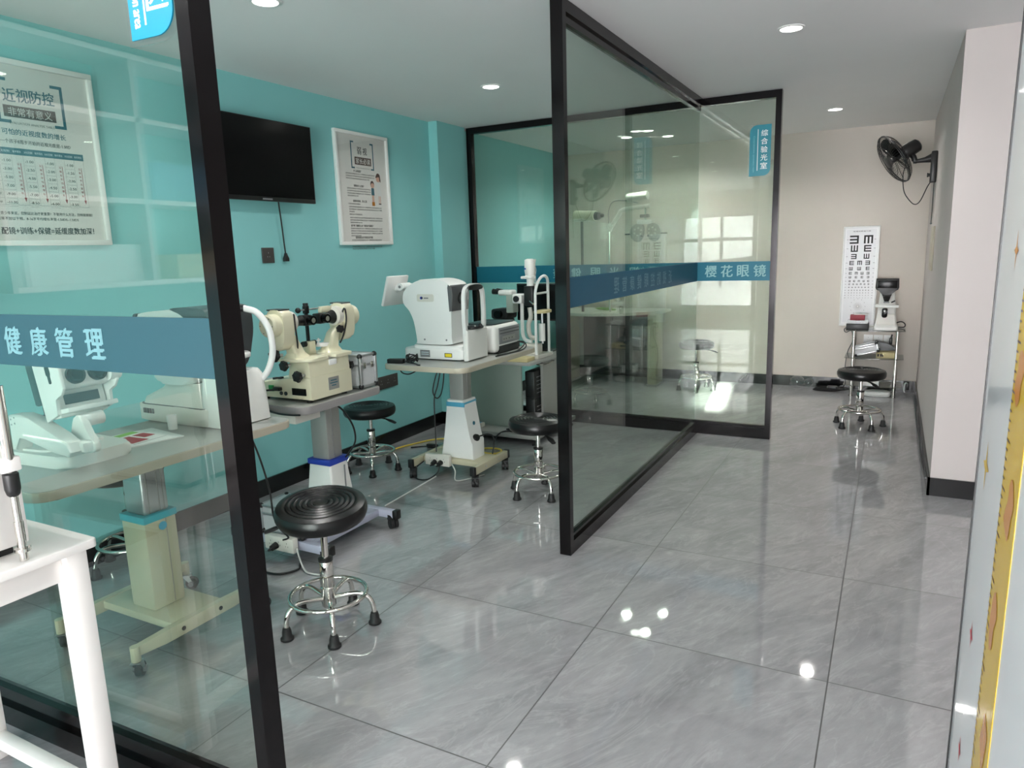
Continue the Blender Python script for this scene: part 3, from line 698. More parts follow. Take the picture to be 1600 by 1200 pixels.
t2.part('base_plate', MB().bb(-2.56, -2.311, 2.30, 2.76, 0.072, 0.09, 'base_lilac', bev=0.002))
for y in (2.262, 2.758):
    bar = t2.part('base_bar', MB().bb(-2.78, -2.20, y, y + 0.036, 0.052, 0.092, 'base_lilac', bev=0.003))
    for x, e in ((-2.20, 1), (-2.78, -1)):
        t2.part('end_cap', MB().bb(x, x + e * 0.03, y - 0.002, y + 0.038, 0.048, 0.096, 'black', bev=0.006), bar)
        caster(t2, x - e * 0.02, y + 0.018, 0.056, None, heading=-0.5)

# T3: table with the white refractor
t3 = Thing('lift_table', 'grey-topped table with white pedestal and sky blue ring, carrying the white refractor', 'table', (-2.4, 3.7, 0), group='height-adjustable instrument tables')
tabletop(t3, -2.70, -2.11, 3.365, 4.33, 0.74, 0.032, 0.07, 'edge_beige')
cx, cy = -2.35, 3.70
def pedestal(y): return None
o = [(-2.475, 0.115), (-2.235, 0.115), (-2.235, 0.225), (-2.262, 0.262), (-2.288, 0.49), (-2.412, 0.49), (-2.44, 0.26)]
h = t3.part('column_housing', MB().prism(o, 3.632, 3.775, 'white', 'y', bev=0.008, seg=3), label='white pedestal housing')
t3.part('column_badge', MB().disc((-2.266, 3.705, 0.335), (1, 0, 0.12), 0.012, 'ink_teal', 0.003), h)
t3.part('trim_ring', MB().bb(-2.415, -2.285, 3.629, 3.778, 0.448, 0.476, 'sky', bev=0.002), h, 'sky blue ring')
t3.part('lift_column', MB().bb(-2.40, -2.30, 3.652, 3.752, 0.485, 0.709, 'col_grey', bev=0.006).box((-2.299, 3.70, 0.60), (0.002, 0.004, 0.2), 'alu'))
t3.part('cable_port', MB().lathe([(0.001, 0.012), (0.022, 0.010), (0.030, 0.0), (0.028, -0.01)], 'black', 20, T=basis((-2.246, 3.698, 0.245), (0, 1, 0), (-0.55, 0, 0.83)) @ Matrix.Diagonal((1.1, 0.8, 1, 1))), h, 'black oval cable port')
t3.part('base_plate', MB().bb(-2.592, -2.166, 3.60, 3.80, 0.085, 0.115, 'base_beige', bev=0.003))
for x in (-2.166, -2.62):
    bar = t3.part('base_bar', MB().bb(x, x + 0.028, 3.50, 3.90, 0.07, 0.118, 'base_beige', bev=0.003).disc((x + 0.0282, 3.62, 0.094), (1, 0, 0), 0.006, 'alu').disc((x + 0.0282, 3.78, 0.094), (1, 0, 0), 0.006, 'alu'))
    for y, e in ((3.50, -1), (3.90, 1)):
        t3.part('end_cap', MB().bb(x - 0.003, x + 0.031, y, y + e * 0.025, 0.066, 0.121, 'black', bev=0.005), bar)
        caster(t3, x + 0.014, y - e * 0.012, 0.072, None, heading=-1.1)

# T4: low slit-lamp table
t4 = Thing('slit_lamp_table', 'low grey-green table with a side panel, carrying the slit lamp microscope', 'table', (-2.6, 4.8, 0))
t4.part('tabletop', MB().prism(rrect(0.72, 0.72, 0.02, 4, -2.59, 4.81), 0.578, 0.6, 'top_grey', bev=0.003))
t4.part('side_panel', MB().bb(-2.93, -2.392, 4.61, 4.63, 0.075, 0.578, 'green_grey', bev=0.002))
t4.part('base_shelf', MB().bb(-2.95, -2.185, 4.43, 5.14, 0.045, 0.075, 'col_grey', bev=0.003))
t4.part('back_panel', MB().bb(-2.30, -2.28, 4.75, 5.14, 0.075, 0.578, 'col_grey'))
t4.part('drawer_handle', MB().tube([(-2.32, 4.70, 0.555), (-2.25, 4.68, 0.555), (-2.25, 4.88, 0.555), (-2.30, 4.90, 0.555)], 0.006, 'chrome', sm=4))
for x in (-2.215, -2.9):
    for y in (4.45, 5.1): t4.part('foot', MB().lathe([(0.02, 0), (0.02, 0.012), (0.01, 0.014), (0.01, 0.045)], 'black', 16, T=Tr((x, y, 0))))
# computers under the slit-lamp table
for z0, z1, lab in ((0.076, 0.29, 'dark computer case standing on the low shelf under the slit lamp table'), (0.30, 0.50, 'dark equipment box stacked on the computer under the slit lamp table')):
    b = MB().bb(-2.386, -2.31, 4.66, 5.1, z0, z1, 'black', bev=0.004)
    for i in range(5): b.bb(-2.3097, -2.309, 4.70, 4.86, z0 + 0.03 + i * 0.03, z0 + 0.036 + i * 0.03, 'grey')
    if z0 > 0.2: b.bb(-2.386, -2.31, 4.66, 5.1, 0.2905, 0.30, 'black')
    single('computer_case' if z0 < 0.2 else 'equipment_box', lab, 'computer', b, (-2.35, 4.9, z0))

# ------------------------------------------------------------------ autorefractors
def refractor(t, X0, yc, z, kind):
    """long axis along x, headrest at +x; X0 is the back of the base, z the table height"""
    W = 0.118
    def tx(p): return [(X0 + a, z + c) for a, c in p]
    if kind == 'white':
        base = t.part('base', MB().prism(rrect(0.445, 0.232, 0.03, 6, X0 + 0.2225, yc), z + 0.008, z + 0.07, 'white', bev=0.012, seg=3).prism(rrect(0.40, 0.2, 0.03, 6, X0 + 0.225, yc), z, z + 0.008, 'black'))
        t.part('slide_plate', MB().prism(rrect(0.36, 0.215, 0.03, 6, X0 + 0.245, yc), z + 0.068, z + 0.09, 'white', bev=0.008, seg=2))
        sil = smooth2([(0.105, 0.098), (0.34, 0.098), (0.352, 0.14), (0.357, 0.28), (0.366, 0.40), (0.36, 0.445), (0.33, 0.472), (0.25, 0.492), (0.155, 0.49), (0.085, 0.47), (0.022, 0.425), (0.006, 0.39), (0.008, 0.345), (0.05, 0.297), (0.078, 0.235), (0.092, 0.16), (0.098, 0.11)], 4)
        body = t.part('body', MB().prism([(X0 + a, z + c) for a, c in sil], yc - 0.098, yc + 0.098, 'white', 'y', bev=0.03, seg=5), smooth=50)
        front = [(0.342, 0.295), (0.3635, 0.30), (0.372, 0.40), (0.366, 0.448), (0.34, 0.463), (0.335, 0.44)]
        t.part('front_panel', MB().prism([(X0 + a, z + c) for a, c in front], yc - 0.0995, yc + 0.0995, 'dark_glass', 'y', bev=0.006), body, 'smoked grey front panel')
        t.part('lens_window', MB().disc((X0 + 0.369, yc, z + 0.375), (1, 0, 0), 0.036, 'gloss_black', 0.005).disc((X0 + 0.372, yc, z + 0.375), (1, 0, 0), 0.02, 'dark_glass', 0.003), body)
        T = face_y(X0 + 0.175, yc - 0.0985, z + 0.38)
        b = MB().prism(rrect(0.125, 0.046, 0.012, 5), 0, 0.0018, 'offwhite', T=T)
        b.flat(circle(0.011, 20, -0.028, 0, 0.8), 'blue', T, 0.0022); b.flat(circle(0.007, 16, -0.024, 0, 0.8), 'ink', T, 0.0026); b.rect(0.006, -0.001, 0.034, 0.008, 'grey', T, 0.0022)
        t.part('maker_plate', b, body)
        b = MB()
        for a in (0.155, 0.315): b.disc((X0 + a, yc - 0.0975, z + 0.125), (0, -1, 0), 0.006, 'grey', 0.002, 12)
        t.part('screw', b, body)
        b = MB()
        for i in range(6): b.box((X0 + 0.12 + i * 0.028, yc - 0.015, z + 0.4915 - abs(i - 2.2) * 0.0016), (0.016, 0.10, 0.003), 'offwhite', bev=0.001)
        t.part('vent', b, body)
        b = MB().prism(rrect(0.072, 0.044, 0.002, 2), 0, 0.001, 'grey', T=face_y(X0 + 0.165, yc - 0.1162, z + 0.04))
        b.rect(0, 0.008, 0.055, 0.004, 'ink_pale', face_y(X0 + 0.165, yc - 0.1174, z + 0.04)); b.rect(0, -0.004, 0.055, 0.004, 'ink_pale', face_y(X0 + 0.165, yc - 0.1174, z + 0.04))
        t.part('rating_label', b, base, 'grey rating label')
        T = face_y(X0 + 0.335, yc - 0.1162, z + 0.035)
        t.part('warning_label', MB().prism(rrect(0.054, 0.026, 0.002, 2), 0, 0.001, 'ink', T=T).prism(rrect(0.046, 0.019, 0.001, 2), 0.0009, 0.0014, 'yellow', T=T), base, 'yellow warning label')
        # tilted operator screen at the back
        Ts = Tr((X0 - 0.125, yc, z + 0.42), ry=math.radians(17))
        sc_ = t.part('operator_screen', MB().box((0, 0, 0), (0.02, 0.215, 0.195), 'white', bev=0.006, T=Ts).box((-0.0105, 0, 0.005), (0.002, 0.185, 0.15), 'gloss_black', T=Ts))
        t.part('screen_arm', MB().tube([(X0 - 0.115, yc, z + 0.43), (X0 - 0.05, yc, z + 0.445), (X0 + 0.07, yc, z + 0.44)], 0.022, 'white', n=14, sm=3).cyl((X0 - 0.05, yc - 0.05, z + 0.445), (X0 - 0.05, yc + 0.05, z + 0.445), 0.024, 'white', n=18).disc((X0 - 0.05, yc - 0.05, z + 0.445), (0, -1, 0), 0.009, 'grey'), sc_)
        xr = X0 + 0.44
        low = [(yc - 0.118, z + 0.004), (yc + 0.118, z + 0.004), (yc + 0.118, z + 0.19), (yc - 0.118, z + 0.19)]
        hr = t.part('headrest', MB().prism(low, xr, xr + 0.04, 'plastic', 'x', bev=0.012, seg=3), label='white headrest frame')
        out_ = smooth2([(-0.118, 0.17), (-0.124, 0.26), (-0.122, 0.34), (-0.112, 0.42), (-0.07, 0.455), (0.0, 0.462), (0.07, 0.455), (0.112, 0.42), (0.122, 0.34), (0.124, 0.26), (0.118, 0.17)], 4, False)
        inn_ = smooth2([(-0.096, 0.17), (-0.105, 0.26), (-0.104, 0.34), (-0.095, 0.408), (-0.06, 0.434), (0.0, 0.44), (0.06, 0.434), (0.095, 0.408), (0.104, 0.34), (0.105, 0.26), (0.096, 0.17)], 4, False)
        t.part('headrest_arch', MB().ringband([(yc + a, z + c) for a, c in out_], [(yc + a, z + c) for a, c in inn_], xr + 0.006, xr + 0.030, 'white', 'x', closed=False), hr)
        t.part('forehead_pad', MB().prism([(yc + a, z + c) for a, c in smooth2([(-0.07, 0.425), (0.07, 0.425), (0.075, 0.448), (0, 0.456), (-0.075, 0.448)], 3)], xr - 0.008, xr + 0.04, 'black', 'x', bev=0.004), hr, 'black forehead pad')
        t.part('chin_rest', MB().prism(rrect(0.085, 0.135, 0.035, 6, xr + 0.015, yc), z + 0.19, z + 0.205, 'black', bev=0.004).ball((xr + 0.06, yc, z + 0.21), 0.012, 'black').ball((xr + 0.05, yc - 0.045, z + 0.209), 0.006, 'chrome'), hr, 'black chin rest')
    else:
        base = t.part('base', MB().prism(smooth2([(X0 + 0.0, yc - 0.09), (X0 + 0.03, yc - 0.12), (X0 + 0.38, yc - 0.125), (X0 + 0.41, yc - 0.08), (X0 + 0.41, yc + 0.08), (X0 + 0.38, yc + 0.125), (X0 + 0.03, yc + 0.12), (X0 + 0.0, yc + 0.09)], 3), z + 0.004, z + 0.075, 'offwhite', bev=0.014, seg=3).prism(rrect(0.33, 0.2, 0.04, 5, X0 + 0.2, yc), z + 0.07, z + 0.088, 'dark_grey'))
        t.part('seam', MB().prism(rrect(0.414, 0.254, 0.04, 6, X0 + 0.205, yc), z + 0.0735, z + 0.0765, 'dark_grey'), base, 'dark seam')
        t.part('lower_cover', MB().loft([[(x, y, zz) for x, y in rrect(w, d, 0.04, 5, X0 + cxx, yc)] for zz, w, d, cxx in ((z + 0.075, 0.40, 0.245, 0.205), (z + 0.10, 0.385, 0.23, 0.205), (z + 0.14, 0.25, 0.19, 0.225), (z + 0.165, 0.22, 0.18, 0.23))], 'offwhite'))
        b = MB()
        for i in range(4): b.box((X0 + 0.03 + 0.018 * i, yc - 0.122, z + 0.045), (0.012, 0.006, 0.02), 'dark_grey')
        t.part('connector', b, base)
        sil = smooth2([(0.10, 0.165), (0.30, 0.165), (0.33, 0.21), (0.345, 0.31), (0.352, 0.40), (0.33, 0.445), (0.25, 0.456), (0.12, 0.452), (0.02, 0.435), (0.0, 0.40), (0.01, 0.34), (0.05, 0.29), (0.08, 0.23)], 4)
        body = t.part('body', MB().prism([(X0 + a, z + c) for a, c in sil], yc - 0.105, yc + 0.105, 'plastic', 'y', bev=0.022, seg=4), smooth=50)
        t.part('back_panel', MB().prism([(X0 + a, z + c) for a, c in smooth2([(-0.012, 0.40), (-0.006, 0.435), (0.012, 0.438), (0.006, 0.40), (0.016, 0.345), (0.002, 0.345)], 3)], yc - 0.10, yc + 0.10, 'dark_grey', 'y', bev=0.003), body, 'dark operator panel')
        b = MB()
        for i in range(9): b.box((X0 + 0.115 + i * 0.007, yc - 0.1055, z + 0.405), (0.0025, 0.003, 0.05), 'grey')
        t.part('vent', b, body)
        sil2 = smooth2([(0.235, 0.462), (0.30, 0.468), (0.415, 0.466), (0.446, 0.44), (0.450, 0.37), (0.432, 0.30), (0.41, 0.24), (0.368, 0.205), (0.335, 0.21), (0.345, 0.31), (0.352, 0.39), (0.30, 0.44)], 4)
        t.part('front_hood', MB().prism([(X0 + a, z + c) for a, c in sil2], yc - 0.108, yc + 0.108, 'dark_grey', 'y', bev=0.014, seg=3), body, 'dark front hood')
        xr = X0 + 0.43
        hr = t.part('headrest', MB().loft([[(x, y, zz) for x, y in rrect(w, d, 0.03, 5, xr + cxx, yc)] for zz, w, d, cxx in ((z + 0.004, 0.15, 0.24, 0.0), (z + 0.10, 0.14, 0.235, 0.0), (z + 0.19, 0.12, 0.225, 0.0), (z + 0.21, 0.10, 0.205, 0.0))], 'plastic'), label='white headrest base')
        arch = [(xr + 0.03, yc - 0.06, z + 0.455), (xr + 0.075, yc - 0.085, z + 0.435), (xr + 0.115, yc - 0.10, z + 0.37), (xr + 0.12, yc - 0.105, z + 0.28), (xr + 0.085, yc - 0.105, z + 0.20), (xr + 0.03, yc - 0.10, z + 0.15)]
        for sgn in (1, -1):
            t.part('headrest_arm', MB().tube([(x, yc + sgn * (y - yc), zz) for x, y, zz in arch], 0.013, 'white', n=12), hr)
        t.part('forehead_band', MB().tube([(xr + 0.03, yc - 0.06, z + 0.455), (xr + 0.0, yc - 0.03, z + 0.458), (xr - 0.005, yc, z + 0.458), (xr + 0.0, yc + 0.03, z + 0.458), (xr + 0.03, yc + 0.06, z + 0.455)], 0.014, 'black', n=12), hr, 'black forehead band')
        t.part('chin_rest', MB().cyl((xr, yc, z + 0.205), (xr, yc, z + 0.265), 0.012, 'alu').prism(smooth2([(xr - 0.05, yc - 0.05), (xr + 0.03, yc - 0.06), (xr + 0.075, yc - 0.03), (xr + 0.075, yc + 0.03), (xr + 0.03, yc + 0.06), (xr - 0.05, yc + 0.05)], 4), z + 0.265, z + 0.285, 'white', bev=0.006).cyl((xr + 0.045, yc - 0.04, z + 0.28), (xr + 0.045, yc - 0.04, z + 0.30), 0.003, 'white', n=8), hr)
ar3 = Thing('autorefractor', 'white refractor with tilted rear screen and yellow warning label, on the middle table', 'eye instrument', (-2.47, 3.705, 0.74))
refractor(ar3, -2.692, 3.708, 0.74, 'white')
ar1 = Thing('autorefractor', 'white refractor with dark hood, half hidden behind the front black post', 'eye instrument', (-2.5, 1.945, 0.74))
refractor(ar1, -2.735, 1.945, 0.74, 'hooded')

# ------------------------------------------------------------------ box-shaped tonometer beside the white refractor
tn = Thing('tonometer', 'white and grey box-shaped instrument behind the white refractor headrest', 'eye instrument', (-2.33, 4.08, 0.74))
body = tn.part('body', MB().bb(-2.47, -2.20, 3.90, 4.24, 0.748, 0.925, 'plastic', bev=0.03, seg=4))
tn.part('lid', MB().prism(rrect(0.22, 0.31, 0.03, 5, -2.335, 4.07), 0.924, 0.932, 'slate', bev=0.003), body, 'dark slate lid')
b = MB().bb(-2.2005, -2.196, 3.945, 4.225, 0.80, 0.905, 'grey', bev=0.001)
for zz in (0.885, 0.865): b.bb(-2.196, -2.1945, 3.955, 4.215, zz, zz + 0.006, 'dark_grey')
b.bb(-2.196, -2.1945, 3.985, 4.16, 0.815, 0.848, 'col_grey')
for y in (4.0, 4.03, 4.07, 4.11): b.bb(-2.1946, -2.194, y, y + 0.012, 0.826, 0.832, 'ink_soft')
tn.part('front_panel', b, body, 'grey front panel')
tn.part('plinth', MB().bb(-2.44, -2.202, 3.94, 4.22, 0.74, 0.752, 'black').bb(-2.21, -2.1965, 3.945, 4.225, 0.752, 0.79, 'black'), body, 'black plinth')

# ------------------------------------------------------------------ synoptophore
sy = Thing('synoptophore', 'cream twin-arm instrument with black eyepieces and star knobs on the grey table', 'eye instrument', (-2.42, 2.47, 0.74))
def star_knob(t, c, d, r, parent):
    c = Vector(c); d = Vector(d).normalized(); a = d.orthogonal().normalized(); bb_ = d.cross(a)
    T = Matrix(((a.x, bb_.x, d.x, c.x), (a.y, bb_.y, d.y, c.y), (a.z, bb_.z, d.z, c.z), (0, 0, 0, 1)))
    o = []
    for i in range(36):
        ang = 2 * PI * i / 36; o.append(((r + 0.16 * r * math.cos(6 * ang)) * math.cos(ang), (r + 0.16 * r * math.cos(6 * ang)) * math.sin(ang)))
    t.part('star_knob', MB().prism(o, 0, r * 0.75, 'black', bev=r * 0.12, T=T).cyl((0, 0, -r * 1.4), (0, 0, 0), r * 0.3, 'alu', n=10, T=T), parent, 'black star knob')
zt = 0.74
base = sy.part('base', MB().prism([(-2.60, zt + 0.014), (-2.265, zt + 0.014), (-2.265, zt + 0.118), (-2.31, zt + 0.118), (-2.56, zt + 0.088), (-2.60, zt + 0.075)], 2.325, 2.605, 'cream', 'y', bev=0.006))
for x in (-2.57, -2.30):
    for y in (2.35, 2.58): sy.part('foot', MB().cyl((x, y, zt), (x, y, zt + 0.016), 0.014, 'black', n=14), base)
T = face_y(-2.40, 2.3245, zt + 0.05)
sy.part('socket_panel', MB().prism(rrect(0.085, 0.032, 0.003, 2, 0.065, 0), 0, 0.002, 'gloss_black', T=T).disc((-0.045, -0.012, 0), (0, 0, 1), 0.009, 'black', 0.004, T=T).disc((-0.017, -0.012, 0), (0, 0, 1), 0.009, 'black', 0.004, T=T), base, 'black socket panel')
sy.part('power_switch', MB().box((-2.505, 2.3225, zt + 0.058), (0.03, 0.008, 0.028), 'green', bev=0.002), base, 'green rocker switch')
sy.part('power_inlet', MB().box((-2.462, 2.318, zt + 0.058), (0.045, 0.022, 0.018), 'black', bev=0.005), base)
sy.part('switch_button', MB().bb(-2.51, -2.495, 2.34, 2.36, zt + 0.09, zt + 0.104, 'black').bb(-2.475, -2.46, 2.34, 2.36, zt + 0.094, zt + 0.108, 'black'), base)
up = sy.part('upper_housing', MB().prism([(-2.40, zt + 0.105), (-2.268, zt + 0.105), (-2.272, zt + 0.186), (-2.385, zt + 0.186)], 2.33, 2.598, 'cream', 'y', bev=0.004))
T = face_x(-2.2648, 2.475, zt + 0.07)
b = MB().prism(rrect(0.07, 0.058, 0.002, 2), 0, 0.0012, 'col_grey', T=T)
for k, w in enumerate((0.04, 0.05, 0.03)): b.rect(0, 0.014 - k * 0.012, w, 0.0045, 'ink_teal', T, 0.0016)
sy.part('rating_plate', b, base, 'grey rating plate')
sy.part('deck', MB().prism(smooth2([(-2.44, 2.30), (-2.265, 2.315), (-2.255, 2.40), (-2.27, 2.455), (-2.43, 2.455)], 3), zt + 0.188, zt + 0.202, 'cream', bev=0.003).prism(smooth2([(-2.44, 2.625), (-2.265, 2.615), (-2.255, 2.53), (-2.27, 2.48), (-2.43, 2.48)], 3), zt + 0.188, zt + 0.202, 'cream', bev=0.003).bb(-2.39, -2.267, 2.335, 2.593, zt + 0.185, zt + 0.189, 'alu'), up)
sy.part('latch', MB().bb(-2.27, -2.262, 2.455, 2.505, zt + 0.155, zt + 0.182, 'white', bev=0.003), up)
for sgn, yw, yh in ((-1, 2.36, 2.285), (1, 2.575, 2.688)):
    # arm rising from the deck to the head
    rings = []
    for k, (y, zz, wx, wy) in enumerate(((yw, 0.20, 0.085, 0.105), (yw + sgn * 0.005, 0.225, 0.06, 0.07), (yw + sgn * 0.03, 0.29, 0.05, 0.052), (yh, 0.345, 0.05, 0.05))):
        rings.append([(x, q, zt + zz) for x, q in rrect(wx, wy, 0.015, 4, -2.365, y)])
    arm = sy.part('arm', MB().loft(rings, 'cream'), up)
    xh = -2.375
    # oval head plate and drum; the drum sticks out to the outer side
    o = smooth2([(xh - 0.052, zt + 0.385), (xh - 0.035, zt + 0.42), (xh + 0.035, zt + 0.42), (xh + 0.052, zt + 0.385), (xh + 0.05, zt + 0.30), (xh + 0.03, zt + 0.255), (xh, zt + 0.243), (xh - 0.03, zt + 0.255), (xh - 0.05, zt + 0.30)], 4)
    head = sy.part('head', MB().prism(o, yh - 0.032, yh + 0.032, 'cream', 'y', bev=0.012, seg=3), arm)
    d = 'head_drum'
    sy.part(d, MB().cyl((xh, yh + sgn * 0.02, zt + 0.358), (xh, yh + sgn * 0.072, zt + 0.358), 0.05, 'cream', n=32).cyl((xh, yh + sgn * 0.072, zt + 0.358), (xh, yh + sgn * 0.08, zt + 0.358), 0.05, 'cream', r1=0.043, n=32), arm)
    b = MB()
    for k in range(6):
        a = 2 * PI * k / 6; b.disc((xh + 0.036 * math.cos(a), yh + sgn * 0.0795, zt + 0.358 + 0.036 * math.sin(a)), (0, sgn, 0), 0.003, 'grey', 0.0015, 8)
    sy.part('screw', b, arm)
    sy.part('scale_ring', MB().cyl((xh, yh - sgn * 0.03, zt + 0.365), (xh, yh - sgn * 0.065, zt + 0.365), 0.046, 'offwhite', n=32).cyl((xh, yh - sgn * 0.065, zt + 0.365), (xh, yh - sgn * 0.072, zt + 0.365), 0.046, 'offwhite', r1=0.034, n=32), arm, 'pale scale ring')
    e0, e1 = yh - sgn * 0.07, yh - sgn * 0.155
    b = MB().cyl((xh, e0, zt + 0.362), (xh, e0 - sgn * 0.03, zt + 0.362), 0.034, 'black', r1=0.024, n=28).cyl((xh, e0 - sgn * 0.03, zt + 0.362), (xh, e1, zt + 0.362), 0.022, 'black', n=24)
    b.bb(xh - 0.024, xh + 0.026, e1 - 0.024, e1 + 0.024, zt + 0.338, zt + 0.386, 'black', bev=0.006).cyl((xh + 0.02, e1, zt + 0.362), (xh + 0.05, e1, zt + 0.362), 0.021, 'gloss_black', n=24)
    b.disc((xh + 0.05, e1, zt + 0.362), (1, 0, 0), 0.012, 'chrome', 0.001)
    sy.part('eyepiece', b, arm, 'black right-angled eyepiece tube')
    sy.part('slide_plate', MB().bb(xh - 0.045, xh + 0.035, yh - 0.028, yh + 0.028, zt + 0.42, zt + 0.426, 'dark_grey'), arm)
    sy.part('cable', MB().tube([(xh + 0.02, yh - sgn * 0.05, zt + 0.325), (xh + 0.05, yh - sgn * 0.036, zt + 0.40), (xh + 0.056, yh - sgn * 0.034, zt + 0.34), (xh + 0.045, yh - sgn * 0.05, zt + 0.27), (xh + 0.03, yh - sgn * 0.06, zt + 0.235)], 0.004, 'black'), arm, 'black cable')
b = MB().bb(-2.40, -2.388, 2.462, 2.474, zt + 0.20, zt + 0.43, 'black').bb(-2.404, -2.384, 2.456, 2.48, zt + 0.39, zt + 0.425, 'black', bev=0.002).cyl((-2.394, 2.468, zt + 0.425), (-2.394, 2.468, zt + 0.438), 0.012, 'black')
b.cyl((-2.394, 2.42, zt + 0.408), (-2.394, 2.56, zt + 0.408), 0.004, 'alu', n=10).ball((-2.394, 2.418, zt + 0.408), 0.013, 'black')
sy.part('forehead_post', b, up, 'black forehead post')
sy.part('forehead_pad', MB().bb(-2.40, -2.375, 2.55, 2.62, zt + 0.385, zt + 0.415, 'cream', bev=0.005), up)
b = MB().bb(-2.42, -2.37, 2.45, 2.49, zt + 0.20, zt + 0.262, 'cream', bev=0.004).cyl((-2.395, 2.43, zt + 0.25), (-2.395, 2.51, zt + 0.25), 0.013, 'black').cyl((-2.395, 2.51, zt + 0.235), (-2.395, 2.53, zt + 0.235), 0.006, 'alu')
sy.part('chin_mount', b, up)
b = MB().prism(smooth2([(-2.42, 2.525), (-2.40, 2.535), (-2.385, 2.575), (-2.40, 2.615), (-2.42, 2.625), (-2.37, 2.63), (-2.345, 2.575), (-2.37, 2.52)], 3), zt + 0.228, zt + 0.246, 'white', bev=0.005)
for y in (2.53, 2.62): b.cyl((-2.39, y, zt + 0.235), (-2.39, y, zt + 0.268), 0.004, 'white', n=8).cyl((-2.39, y - 0.012, zt + 0.258), (-2.39, y + 0.012, zt + 0.258), 0.004, 'white', n=8)
sy.part('chin_rest', b, up, 'white chin rest')
for c, d, r in (((-2.375, 2.245, zt + 0.226), (0, -1, 0.1), 0.026), ((-2.365, 2.283, zt + 0.175), (0, -1, 0), 0.021), ((-2.30, 2.295, zt + 0.128), (0, -1, 0), 0.023), ((-2.30, 2.625, zt + 0.128), (0, 1, 0), 0.022), ((-2.33, 2.615, zt + 0.305), (0.9, -0.4, 0), 0.018)):
    star_knob(sy, c, d, r, up)
sy.part('power_cord', MB().tube([(-2.445, 2.30, zt + 0.058), (-2.49, 2.26, zt + 0.056), (-2.50, 2.232, zt + 0.03), (-2.46, 2.226, zt - 0.012), (-2.38, 2.224, zt - 0.03), (-2.30, 2.226, zt - 0.032), (-2.25, 2.232, zt - 0.03)], 0.0045, 'black'), label='black power cord')
t2.part('power_cord', MB().tube([(-2.29, 2.50, 0.703), (-2.27, 2.535, 0.66), (-2.255, 2.575, 0.58), (-2.27, 2.60, 0.50), (-2.31, 2.60, 0.44), (-2.35, 2.60, 0.40)], 0.0045, 'black'), label='black cord')
ar1.part('power_cord', MB().tube([(-2.40, 2.06, 0.705), (-2.36, 2.085, 0.55), (-2.335, 2.10, 0.40), (-2.33, 2.105, 0.28), (-2.345, 2.15, 0.2), (-2.355, 2.20, 0.14), (-2.40, 2.21, 0.115)], 0.0042, 'black'))

# aluminium cases
def alu_case(name, label, cx, cy, z, w, d, h, rz=0.0, tilt=0.0, group=None, handle=False):
    t = Thing(name, label, 'case', (cx, cy, z), rz, group, local=True)
    R = Matrix.Rotation(tilt, 4, 'Y')
    body = t.part('shell', MB().bb(-w / 2 + 0.004, w / 2 - 0.004, -d / 2 + 0.004, d / 2 - 0.004, 0.004, h - 0.004, 'alu_case', T=R))
    b = MB()
    for x in (-w / 2, w / 2):
        for y in (-d / 2, d / 2): b.box((x * 0.985, y * 0.985, h / 2), (0.016, 0.016, h - 0.016), 'alu', bev=0.004, T=R)
    for zz in (0.006, h - 0.006, h * 0.68):
        for y in (-d / 2, d / 2): b.box((0, y * 0.99, zz), (w - 0.02, 0.008, 0.011), 'alu', bev=0.002, T=R)
        for x in (-w / 2, w / 2): b.box((x * 0.99, 0, zz), (0.008, d - 0.02, 0.011), 'alu', bev=0.002, T=R)
    t.part('edge_trim', b)
    b = MB()
    for x in (-w / 2, w / 2):
        for y in (-d / 2, d / 2):
            for zz in (0.008, h - 0.008): b.ball((x * 0.97, y * 0.97, zz), 0.0135, 'black', T=R)
    t.part('corner_cap', b, label='black corner caps')
    b = MB()
    for y in (-d * 0.25, d * 0.25): b.box((w / 2 + 0.001, y, h * 0.66), (0.006, 0.018, 0.03), 'chrome', bev=0.002, T=R)
    if handle: b.tube([(w / 2 + 0.002, -0.04, h * 0.5), (w / 2 + 0.02, -0.035, h * 0.46), (w / 2 + 0.02, 0.035, h * 0.46), (w / 2 + 0.002, 0.04, h * 0.5)], 0.004, 'black', sm=3, T=R)
    t.part('latch', b)
    return t
alu_case('aluminium_case', 'small aluminium case beside the cream instrument on the grey table', -2.38, 2.727, 0.7465, 0.23, 0.115, 0.165)
alu_case('aluminium_case', 'large aluminium case lying on the base of the grey table, behind the front stool', -2.475, 2.362, 0.098, 0.26, 0.17, 0.14)

# ------------------------------------------------------------------ vision trainer on the front table
vt = Thing('vision_trainer', 'white tilting eye trainer on two yoke arms, on the front table', 'eye instrument', (-2.44, 1.36, 0.74))
b = MB()
rings = []
o = smooth2([(-2.62, 1.235), (-2.45, 1.238), (-2.31, 1.255), (-2.285, 1.30), (-2.285, 1.44), (-2.31, 1.485), (-2.45, 1.492), (-2.62, 1.492), (-2.635, 1.44), (-2.635, 1.29)], 4)
base = vt.part('base', MB().prism(o, 0.7405, 0.782, 'plastic', bev=0.012, seg=3).prism([(a * 0.5 - 1.27, c * 0.86 + 0.19) for a, c in o], 0.775, 0.79, 'plastic', bev=0.006), smooth=45)
